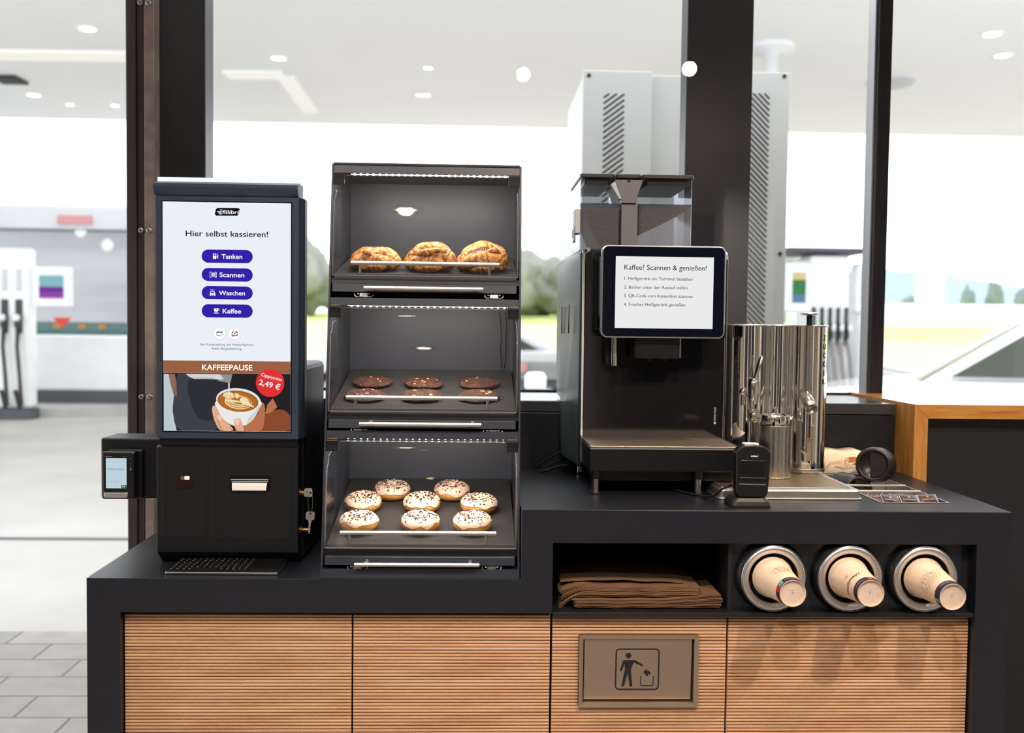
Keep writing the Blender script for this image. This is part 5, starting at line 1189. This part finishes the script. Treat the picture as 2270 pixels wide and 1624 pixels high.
t.cyl((1.186, .4395, 1.7615), (1.186, .4415, 1.7615), .0042, 'seam', n=14); t.build('powder_chute', mc)
t = MB(); t.add([(1.141, .440, 1.752), (1.151, .440, 1.760), (1.168, .440, 1.716), (1.163, .440, 1.716), (1.141, .47, 1.752), (1.151, .47, 1.760), (1.168, .47, 1.716), (1.163, .47, 1.716)], [(0, 3, 2, 1), (4, 5, 6, 7), (0, 1, 5, 4), (1, 2, 6, 5), (2, 3, 7, 6), (3, 0, 4, 7)], 'fascia'); t.build('chute_flap', mc)
M['lidbrown'] = mat('hopper_lid_plastic', '#3f3a3c', .32)
for x0, x1 in ((1.063, 1.1525), (1.154, 1.2185), (1.220, 1.3535)):
    t = MB(); t.prism(rrect(x0, x1, .441, .71, .010), 1.7685, 1.7785, 'lidbrown', axis='Z', bev=.002); t.prism(rrect(x0+.012, x1-.012, .455, .69, .006), 1.752, 1.7685, 'satin', axis='Z'); t.build('hopper_lid', mc)
t = MB(); t.prism(rrect(.452, .50, 1.628, 1.690, .003), 1.052, 1.066, 'fascia', axis='X', bev=.002); t.prism(rrect(.458, .494, 1.606, 1.650, .006), 1.049, 1.055, 'alu', axis='X', bev=.002); t.prism(rrect(.466, .486, 1.618, 1.640, .003), 1.0484, 1.050, 'powder', axis='X'); t.build('hopper_lock', mc)
t = MB(); t.box(1.079, 1.085, .385, .395, 1.576, 1.588, 'alu', .001); t.build('lock_pin', mc)
# cables behind the machine, on the counter
for i, (p, q) in enumerate((((.985, .560, 1.012), (1.10, .585, 1.045)), ((.975, .50, 1.012), (1.09, .50, 1.03)), ((.965, .57, 1.012), (1.10, .56, 1.085)))):
    p = Vector(p); q = Vector(q); pts = [p.lerp(q, s)+Vector((0, 0, .008*math.sin(s*math.pi))) for s in [j/8 for j in range(9)]]
    o = MB().tube(pts, .0035, 'rubber', 8).build('power_cable'); tag(o, 'thin black cable lying behind the coffee machine, '+('upper one', 'front one', 'against the ledge')[i], 'cable', 'cables behind the machine')

# ------------------------------------------------------------------ milk and sugar station
ms = thing('milk_sugar_dispenser', 'polished steel milk and sugar dispenser with three fused cylinders and taps', 'dispenser', (1.55, .35, ZU))
t = MB(); t.prism(rrect(1.353, 1.690, .136, .50, .016), ZU+.0005, ZU+.0035, 'steel', axis='Z', bev=.001); t.prism(rrect(1.357, 1.685, .140, .496, .013), ZU+.003, ZU+.0225, 'steel', axis='Z', bev=.004, bevside='b'); bt = t.build('base_tray', ms)
M['finegrate'] = mat('fine_drip_grate', '#e8d0b2', .36, 1.0, bump=.2, bscale=600)
t = MB(); zt = ZU+.0285; gx0, gx1, gy0, gy1 = 1.363, 1.665, .150, .485
t.prism(rrect(gx0, gx1, gy0, gy1, .010), ZU+.022, zt-.002, 'steel', axis='Z', bev=.001)
t.stroke(rrect(gx0+.003, gx1-.003, gy0+.003, gy1-.003, .008), .006, 'steel', None, zt-.0003, closed=True); gr = t.build('grate_frame', ms)
t = MB()
def diag(t, sgn, z):
    n = 86; a0, a1, b0, b1 = gx0+.006, gx1-.006, gy0+.006, gy1-.006
    for i in range(n):
        c = (a0-(b1-b0))+(a1-a0+(b1-b0))*(i+.5)/n          # line x = c + (y - b0) (or mirrored)
        pts = []
        for y in (b0, b1):
            pts.append((c+(y-b0), y))
        (xa, ya), (xb, yb) = pts
        if xb < a0 or xa > a1: continue
        if xa < a0: ya += a0-xa; xa = a0
        if xb > a1: yb -= xb-a1; xb = a1
        if sgn < 0: xa, xb = a0+a1-xa, a0+a1-xb
        t.stroke([(xa, ya), (xb, yb)], .0017, 'finegrate', None, z)
t.add([(gx0+.005, gy0+.005, zt-.0019), (gx1-.005, gy0+.005, zt-.0019), (gx1-.005, gy1-.005, zt-.0019), (gx0+.005, gy1-.005, zt-.0019)], [(0, 1, 2, 3)], 'grille'); diag(t, 1, zt-.0006); diag(t, -1, zt-.0003); t.build('drip_mesh', gr)
# tower of fused cylinders
zb, zt2 = ZU+.029, 1.4045
C3 = [(1.4875, .400, .0545, 'milk_cylinder'), (1.5720, .432, .0440, 'centre_cylinder'), (1.6370, .398, .0500, 'sugar_cylinder')]
cyls = []
for x, y, r, nm in C3:
    T = Matrix.Translation((x, y, 0)); t = MB(); t.lathe([(r, zb), (r, zt2-.006)], 'chrome', T, 96); t.lathe([(r-.0012, zb-.0005), (r+.0004, zb-.0005), (r+.0004, zb+.010), (r, zb+.0105)], 'steel', T, 64); c = t.build(nm, ms); cyls.append(c)
    t = MB(); t.lathe([(r-.001, zt2-.006), (r+.0012, zt2-.0055), (r+.0015, zt2-.003), (r+.0005, zt2-.0015), (.001, zt2)], 'steel', T, 72); t.build('lid', c)
def ring_text(c, x, y, r, s, zs, deg, h, m):
    t = MB()
    for ch, z in zip(s, zs):
        def fn(p, z=z):
            th = math.radians(deg)+p.x/r; return (x-(r+.0006)*math.cos(th), y-(r+.0006)*math.sin(th), z+p.y)
        t.text(ch, 0, 0, h, m, None, align='C', bold=.015, fn=fn)
    return t.build('lettering', c)
ring_text(cyls[0], *C3[0][:3], 'MILCH', [1.3625-.0233*i for i in range(5)], 47, .0132, 'ink')
ring_text(cyls[2], *C3[2][:3], 'ZUCKER', [1.3660-.0218*i for i in range(6)], 128, .0125, 'ink')
# tap on the milk cylinder
tx, ty = 1.4755, .344
t = MB(); t.cyl((tx, ty+.004, 1.232), (tx, ty-.030, 1.232), .0085, 'chrome', n=24); t.lathe([(.001, 1.191), (.0065, 1.193), (.0115, 1.212), (.0140, 1.235), (.0130, 1.262), (.0085, 1.272), (.001, 1.274)], 'chrome', Matrix.Translation((tx+.004, ty-.034, 0)), 28)
t.lathe([(.0052, 1.160), (.0052, 1.20)], 'chrome', Matrix.Translation((tx-.016, ty-.012, .045)), 16); t.lathe([(.001, .010), (.0075, .006), (.0095, 0), (.0075, -.006), (.001, -.010)], 'chrome', Matrix.Translation((tx-.016, ty-.012, 1.238)), 16)
tp = t.build('milk_tap', ms)
t = MB(); pts = [(tx+.005, ty-.034, 1.268), (tx+.009, ty-.036, 1.285), (tx+.015, ty-.036, 1.303), (tx+.020, ty-.034, 1.321), (tx+.0215, ty-.033, 1.327)]
t.tube(pts, [.0072, .0078, .0098, .0096, .004], 'chrome', 16, flat=.55); t.build('tap_lever', tp)
# sugar pump: tube, plunger, spout
px_, py_ = 1.6215, .337
t = MB(); t.cyl((px_, py_, 1.232), (px_, py_, 1.402), .0118, 'steel_v', n=32); t.lathe([(.0119, 1.370), (.0121, 1.3702), (.0119, 1.3704)], 'seam', Matrix.Translation((px_, py_, 0)), 32); pu = t.build('pump_tube', ms)
t = MB(); t.cyl((px_, py_, 1.402), (px_, py_, 1.428), .0072, 'satin', n=20); t.lathe([(.0085, 1.4265), (.0105, 1.430)], 'satin', Matrix.Translation((px_, py_, 0)), 20); t.build('plunger_stem', pu)
t = MB(); t.lathe([(.001, 1.4255), (.010, 1.4262), (.0225, 1.4295), (.0232, 1.4305), (.019, 1.4332), (.009, 1.4352), (.001, 1.4355)], 'alu', Matrix.Translation((px_, py_, 0)), 40); t.build('plunger_cap', pu)
a = Vector((1.6150, .346, 1.236)); b = Vector((1.6150, .284, 1.200)); d = (b-a).normalized(); T = Matrix.Translation(a) @ d.to_track_quat('Z', 'Y').to_matrix().to_4x4(); Ls = (b-a).length
t = MB(); t.lathe([(.001, -.006), (.009, -.004), (.0145, .0), (.0150, Ls), (.0134, Ls), (.0130, .012)], 'steel_plain', T, 36); t.lathe([(.0130, .014), (.001, .014)], 'seam', T, 24); t.build('sugar_spout', pu)
# stirrer holder: brushed tube with polished rim and small side ring
hx, hy = 1.5295, .292
T = Matrix.Translation((hx, hy, 0)); t = MB(); t.lathe([(.0375, zb), (.0375, 1.166)], 'steel_v', T, 56); t.lathe([(.0372, zb), (.0378, zb), (.0378, zb+.004)], 'chrome', T, 48); ho = t.build('stirrer_holder', ms)
t = MB(); t.lathe([(.0385, 1.160), (.0402, 1.162), (.0402, 1.185), (.0385, 1.187), (.0355, 1.186), (.0345, 1.175), (.0345, 1.10)], 'chrome', T, 56); t.lathe([(.0345, 1.10), (.001, 1.10)], 'seam', T, 40); t.build('rim', ho)
T2 = Matrix.Translation((hx-.050, hy+.008, 0)); t = MB(); t.lathe([(.0120, 1.168), (.0128, 1.169), (.0128, 1.190), (.0118, 1.191), (.0105, 1.190), (.0105, 1.168), (.0120, 1.168)], 'chrome', T2, 28); t.build('side_ring', ho)
# folded drip strip below the spout
t = MB(); t.box(1.6180, 1.6275, .300, .3015, 1.127, 1.160, 'steel_dull', .0004); t.box(1.6150, 1.6265, .3005, .306, 1.1255, 1.1285, 'brass', .0004); t.box(1.6130, 1.6230, .306, .3075, 1.074, 1.127, 'steel_dull', .0004)
t.add([(1.6130, .3065, 1.074), (1.6130, .3065, 1.092), (1.5990, .311, 1.099)], [(0, 1, 2)], 'steel'); t.box(1.6120, 1.6240, .300, .308, 1.0725, 1.0745, 'brass', .0004); t.build('drip_guide', ms)
t = MB(); t.lathe([(.0515, zb+.002), (.0515, zb+.022)], 'hopper', Matrix.Translation((C3[2][0], C3[2][1], 0)), 60, a0=math.radians(195), a1=math.radians(345)); t.build('clear_guard', ms)

M['barblue'] = mat('scanner_divider_grey', '#5a6069', .4); M['scanbase'] = mat('scanner_foot_plastic', '#26211f', .38, bump=.05, bscale=400)
# ------------------------------------------------------------------ barcode scanner in front of the dispenser
bs = thing('barcode_scanner', 'small black upright barcode scanner on a stand at the counter edge', 'barcode scanner', (1.405, .05, ZU))
Ts = Matrix.Translation((1.408, .062, 1.026)) @ Matrix.Rotation(math.radians(-4), 4, 'X') @ Matrix.Rotation(math.radians(1.5), 4, 'Y')
W2 = .0372
sil = [(-.027, 0), (.025, 0), (.031, .004), (.0345, .012), (.0372, .060), (.0385, .095), (.0372, .101), (.030, .109), (.020, .113), (0, .1150), (-.020, .113), (-.030, .109), (-.0372, .101), (-.0380, .094), (-.0372, .060), (-.0355, .012), (-.032, .004)]
t = MB(); t.prism(sil, -.016, .016, 'satin', T=Ts, axis='Y', bev=.004, seg=3); sb_ = t.build('body', bs)
FT = lambda k: Ts @ Matrix.Translation((0, -.0161-.0003*k, 0)) @ XZ
t = MB(); t.box(-.0275, .0265, -.0172, -.010, .0445, .0815, 'gloss', .0015, Ts); t.box(-.0290, .0285, -.0178, -.010, .0385, .0440, 'satin', .001, Ts); t.build('reading_window', sb_)
t = MB(); t.box(-.030, .0285, -.0168, -.010, .0275, .0300, 'barblue', .0006, Ts); t.build('divider_bar', sb_)
t = MB(); t.stroke([(-.024, .024), (-.024, .012), (-.019, .007), (.019, .007), (.024, .012), (.024, .024)], .0007, 'post', FT(1)); t.build('lower_outline', sb_)
t = MB(); t.text('star', -.006, .0885, .0042, 'cupw', FT(1), bold=.03, slant=.25, width=.0165); t.build('maker_mark', sb_)
t = MB(); t.box(-.0195, .0125, -.012, .012, .1130, .1185, 'paper', .002, Ts); t.build('trigger_pad', sb_, label='pale top button')
t = MB(); t.prism([(-.020, .0), (-.0245, -.014), (.022, -.014), (.018, 0)], -.012, .014, 'satin', T=Ts @ Matrix.Translation((0, 0, .003)), axis='Y', bev=.002)
t.build('neck', bs)
vs = []; n = 24
bz = [(0, 1.0), (.004, 1.0), (.012, .93), (.019, .78)]
ol = rrect(-.0435, .0435, -.036, .040, .010, 4); k = len(ol)
for z, s in bz:
    for (x, y) in ol: vs.append((1.4035+x*s, .070+y*(s*.9+.1), ZU+.0008+z))
fs = [tuple(range(k))[::-1]]+[(j*k+i, j*k+(i+1) % k, (j+1)*k+(i+1) % k, (j+1)*k+i) for j in range(3) for i in range(k)]+[tuple(3*k+i for i in range(k))]
MB().add(vs, fs, 'scanbase', False).build('foot_plate', bs)
t = MB(); t.tube([(1.372, .078, 1.050), (1.352, .085, 1.040), (1.338, .10, 1.022), (1.325, .14, 1.012), (1.30, .20, 1.010), (1.26, .28, 1.010)], .0028, 'rubber', 8); t.build('cable', bs)

# ------------------------------------------------------------------ recessed steel bin with sugar sachets, cup lids
bn = thing('recessed_bin', 'two-compartment steel bin sunk into the counter top', 'bin', (1.79, .28, ZU))
def tray_bin(y0, y1, zfloor, nm):
    x0, x1 = 1.712, 1.8715; w = .004; t = MB()
    A = rrect(x0, x1, y0, y1, .003, 2); B = rrect(x0+w, x1-w, y0+w, y1-w, .003, 2); n = len(A); zt = ZU+.0022
    vs = [(p[0], p[1], ZU+.0004) for p in A]+[(p[0], p[1], zt) for p in A]+[(p[0], p[1], zt) for p in B]+[(p[0], p[1], zfloor) for p in B]; fs = []
    for j in range(3):
        for i in range(n): fs.append((j*n+i, j*n+(i+1) % n, (j+1)*n+(i+1) % n, (j+1)*n+i))
    fs.append(tuple(3*n+i for i in range(n))); t.add(vs, fs, 'steel'); return t.build(nm, bn)
tray_bin(.100, .246, .970, 'front_compartment'); tray_bin(.248, .452, .940, 'rear_compartment')
t = MB(); t.cyl((1.714, .247, ZU+.003), (1.869, .247, ZU+.003), .0024, 'steel', n=10); t.cyl((1.714, .330, ZU+.003), (1.869, .330, ZU+.003), .0026, 'steel', n=10); t.build('divider_rod', bn)
random.seed(8)
M['sachet'] = mat('dark_sachet_foil', '#2c2630', .3, var=.2, vscale=60, bump=.3, bscale=90)
def sachet(x, y, z, a, lb, b=0.):
    R = Matrix.Rotation(a, 3, 'Z') @ Matrix.Rotation(b, 3, 'X') @ Matrix.Rotation(random.uniform(-.15, .15), 3, 'Y')
    o = thing('sugar_sachet', lb, 'sachet', (x, y, z), R, 'dark sugar sachets')
    n = 8; vs = []; fs = []
    for s in (1, -1):
        for i in range(n+1):
            for j in range(n+1):
                u = i/n*2-1; v = j/n*2-1; vs.append((u*.0215, v*.0165, s*.0032*(1-u**4)*(1-v**4)+.0003*math.sin(u*9+x*80)))
    K = (n+1)**2
    for i in range(n):
        for j in range(n):
            q0 = i*(n+1)+j; fs += [(q0, q0+n+1, q0+n+2, q0+1), (K+q0, K+q0+1, K+q0+n+2, K+q0+n+1)]
    MB().add(vs, fs, 'sachet', True).build('pouch', o, local=True)
    t = MB(); zf = lambda p: (p.x, p.y, .0034*(1-(p.x/.0215)**4)*(1-(p.y/.0165)**4)+.0006)
    t.text('Dallmayr', 0, -.0070, .0046, 'goldprint', None, width=.030, align='C', bold=.02, fn=zf); t.flat(oval(0, .0035, .0030, n=10), 'goldprint', fn=zf)
    for s in (-1, 1): t.flat([(s*.0198-.0006, -.0155), (s*.0198+.0006, -.0155), (s*.0198+.0006, .0155), (s*.0198-.0006, .0155)], 'creamprint', fn=lambda p: (p.x, p.y, .0012))
    t.build('print', o, local=True)
for k in range(3): sachet(1.746+.043*k, .128, 1.0105+.001*k, random.uniform(-.12, .12), ('dark sugar sachet with gold print in the front row, nearest the steel drip tray', 'dark sugar sachet with gold print in the middle of the front row', 'dark sugar sachet with gold print in the front row, nearest the wooden counter')[k], .5)
for r, (y, z) in enumerate(((.154, 1.0060), (.177, 1.0045), (.198, 1.0035), (.219, 1.0025))):
    for k in range(3 if r < 3 else 3):
        sachet(1.740+.0435*k+random.uniform(-.004, .004), y+random.uniform(-.003, .003), z, random.uniform(-.7, .7), 'dark sugar sachet tumbled behind the front row in the steel bin', random.uniform(-.2, .3))
for k in range(8): sachet(1.737+.030*(k % 4)+.01, .135+.06*(k//4), .983, random.uniform(-1, 1), 'dark sugar sachet tumbled behind the front row in the steel bin')
def lid(loc, R, lb, grp):
    """black drinking lid: rim, raised ring, sunken plate with sip hole; local z points out of the lid's face"""
    o = thing('cup_cover', lb, 'cup lid', loc, R, grp)
    t = MB(); t.lathe([(.0425, -.016), (.0440, -.0145), (.0445, -.011), (.0430, -.0085), (.0420, -.006), (.0412, .001), (.0395, .0035), (.0345, .0035), (.0330, .002), (.0318, -.005), (.001, -.005)], 'lidplastic', None, 56); t.lathe([(.0425, -.016), (.0412, -.0145), (.0400, -.004), (.0380, .0015)], 'lidplastic', None, 48)
    t.build('shell', o, local=True)
    t = MB(); pl_ = [(x, y) for x, y in oval(0, 0, .0317, n=56) if x > -.010]; t.prism(pl_, -.006, .0005, 'lidplastic', axis='Z', bev=.0006, bevside='b', seg=1)
    for j in range(26):
        a = j*2.4; rr = .0018*math.sqrt(j); t.lathe([(.0012, 0), (.0006, .0009), (.0001, .001)], 'lidplastic', Matrix.Translation((.006+rr*math.cos(a), rr*math.sin(a)*1.1, .0006)), 6)
    t.flat(oval(.018, .003, .0014, n=8), 'lidplastic', None, .0012)
    t.build('raised_plate', o, local=True)
    t = MB(); t.flat(oval(-.0368, .0, .0016, .0028, 14), 'seam', None, .0037); t.build('sip_hole', o, local=True)
    return o
ax = Vector((-.50, -.855, .12)).normalized(); xa = Vector((.86, -.50, .0)); xa = (xa-ax*xa.dot(ax)).normalized(); ya = ax.cross(xa)
Rl = Matrix((xa, ya, ax)).transposed(); Rl = Rl @ Matrix.Rotation(math.radians(6), 3, 'Z')
f0 = Vector((1.795, .350, 1.0585)); l0 = None
for j in range(9):
    p = f0-ax*.0088*j; p.z += 0
    lb = 'black plastic cup lid at the open end of the upper nested stack' if j == 0 else 'black plastic cup lid nested inside the upper lying stack'
    if j < 2: base = lid(tuple(p), Rl, lb, 'lids of the upper stack')
    else: copy_tree(base, lb, tuple(p), Rl)
ax2 = Vector((.22, -.97, .05)).normalized(); xa = Vector((1, .2, 0)); xa = (xa-ax2*xa.dot(ax2)).normalized(); R2 = Matrix((xa, ax2.cross(xa), ax2)).transposed()
f1 = Vector((1.760, .352, .988))
for j in range(8):
    p = f1-ax2*.0088*j
    lb = 'black plastic cup lid at the front of the lower stack sunk in the bin' if j == 0 else 'black plastic cup lid nested inside the lower stack sunk in the bin'
    if j < 2: b2_ = lid(tuple(p), R2, lb, 'lids of the lower stack')
    else: copy_tree(b2_, lb, tuple(p), R2)

# napkin pack against the ledge
M['napkin'] = mat('napkin_tissue', '#f0dcc2', .8, bump=.35, bscale=25, var=.04, vscale=10)
np_ = thing('napkin_pack', 'white paper napkin pack with orange print lying against the dark ledge', 'napkins', (1.79, .54, ZU))
nx = 22; vs = []; fs = []; prof = []
for i in range(nx+1):
    x = 1.700+(1.872-1.700)*i/nx; topz = 1.070-.002*math.sin(i*.7)-.030*max(0, (i/nx-.72)/.28)**2
    for (y, z) in ((.505, ZU+.001), (.500+.003*math.sin(i*.8), 1.022), (.502+.003*math.sin(i*1.1+1), 1.045), (.510, topz-.004), (.520, topz), (.585, topz+.001), (.59, ZU+.001)): vs.append((x, y, z))
for i in range(nx):
    for j in range(6): fs.append((i*7+j, (i+1)*7+j, (i+1)*7+j+1, i*7+j+1))
fs += [tuple(range(7)), tuple(nx*7+j for j in range(7))[::-1]]
MB().add(vs, fs, 'napkin', True).build('paper_pack', np_)
M['orangeprint'] = mat('orange_print', '#e07a3c', .7); M['fadeprint'] = mat('faint_orange_print', '#dcb890', .8)
t = MB(); TN = Matrix.Translation((0, .4962, 0)) @ XZ
NX = lambda u, v: (1.716+(u-1040)*.000292, 1.007+(475-v)*.000262)
t.stroke([NX(*p) for p in ((1300, 285), (1262, 300), (1252, 325), (1262, 350), (1300, 356))], .0022, 'orangeprint', TN); t.flat([NX(*p) for p in sm([(1295, 285), (1350, 280), (1390, 292), (1375, 310), (1330, 318), (1290, 308)])], 'orangeprint', TN); t.flat([NX(*p) for p in sm([(1330, 340), (1372, 335), (1385, 350), (1340, 352)])], 'orangeprint', TN)
for k in range(4): t.stroke([NX(1050+20*k, 420-14*k), NX(1120, 350-10*k), NX(1230, 310+12*k)], .0007, 'fadeprint', TN)
t.stroke([NX(1165, 372), NX(1250, 382), NX(1360, 384)], .0022, 'fadeprint', TN); t.stroke([NX(1060, 430), NX(1200, 432), NX(1370, 424)], .0012, 'fadeprint', TN); t.build('print', np_)

# ------------------------------------------------------------------ oak unit at the counter's end
ok = thing('oak_counter', 'oak framed counter with black infill beside the end of the black counter', 'counter', (2.5, .7, 0))
t = MB(); t.prism([(1.9605, 0), (1.9605, 1.198), (1.9975, 1.161), (1.9975, 0)], .495, .968, 'oak', axis='Y', bev=.0008, bevside='a', seg=1); t.build('side_panel', ok)
t = MB(); t.prism([(1.9605, 1.1981), (4.2, 1.1981), (4.2, 1.161), (1.9976, 1.161)], .495, .968, 'oak_x', axis='Y', bev=.0008, bevside='a', seg=1); t.build('top_panel', ok)
M['infill'] = mat('black_infill_board', '#191a21', .5, var=.08, vscale=5)
t = MB(); t.box(1.9975, 4.2, .530, .55, .0, 1.161, 'infill'); t.build('infill_panel', ok)

# ------------------------------------------------------------------ shop ceiling fittings behind the camera (they mirror in the display glass)
for x, y, w in ((.443, -2.46, 'top'), (.416, -4.87, 'middle'), (.24, -10.2, 'lowest')):
    o = thing('ceiling_spotlight', 'round warm shop ceiling spotlight mirrored in the '+w+' flap of the pastry display', 'lamp', (x, y, 2.86), None, 'shop ceiling spotlights')
    T = Matrix.Translation((x, y, 2.86)); MB().lathe([(.095, 0), (.095, -.012), (.07, -.012), (.062, .0)], 'satin', T, 28).build('rim', o)
    t = MB()
    for dx, dy in ((0, 0), (.036, 0), (-.036, 0), (.018, .032), (-.018, .032), (.018, -.032), (-.018, -.032)): t.lathe([(.015, -.006), (.001, -.006)], 'lampglow', T @ Matrix.Translation((dx, dy, 0)), 14)
    t.build('lamp_cluster', o)
# invented dark and white blocks, unseen, added to streak the chrome's reflections
for x0, x1, y in ((-1.2, -.1, -4.3), (1.7, 2.5, -3.1), (3.9, 4.9, -.8), (-2.9, -2.2, -2.2)):
    struct(MB().box(x0, x1, y-.2, y, 0, 2.2, 'infill', .005).build('dark_reflection_block'))
for i, (x, y) in enumerate(((-1.9, -5.2), (3.1, -4.6), (4.4, -1.9), (1.9, -8.5), (-.8, -8.8))):
    struct(MB().box(x-.22, x+.22, y-.22, y+.22, 0, 2.86, 'ceil', .005).build('white_reflection_block'))
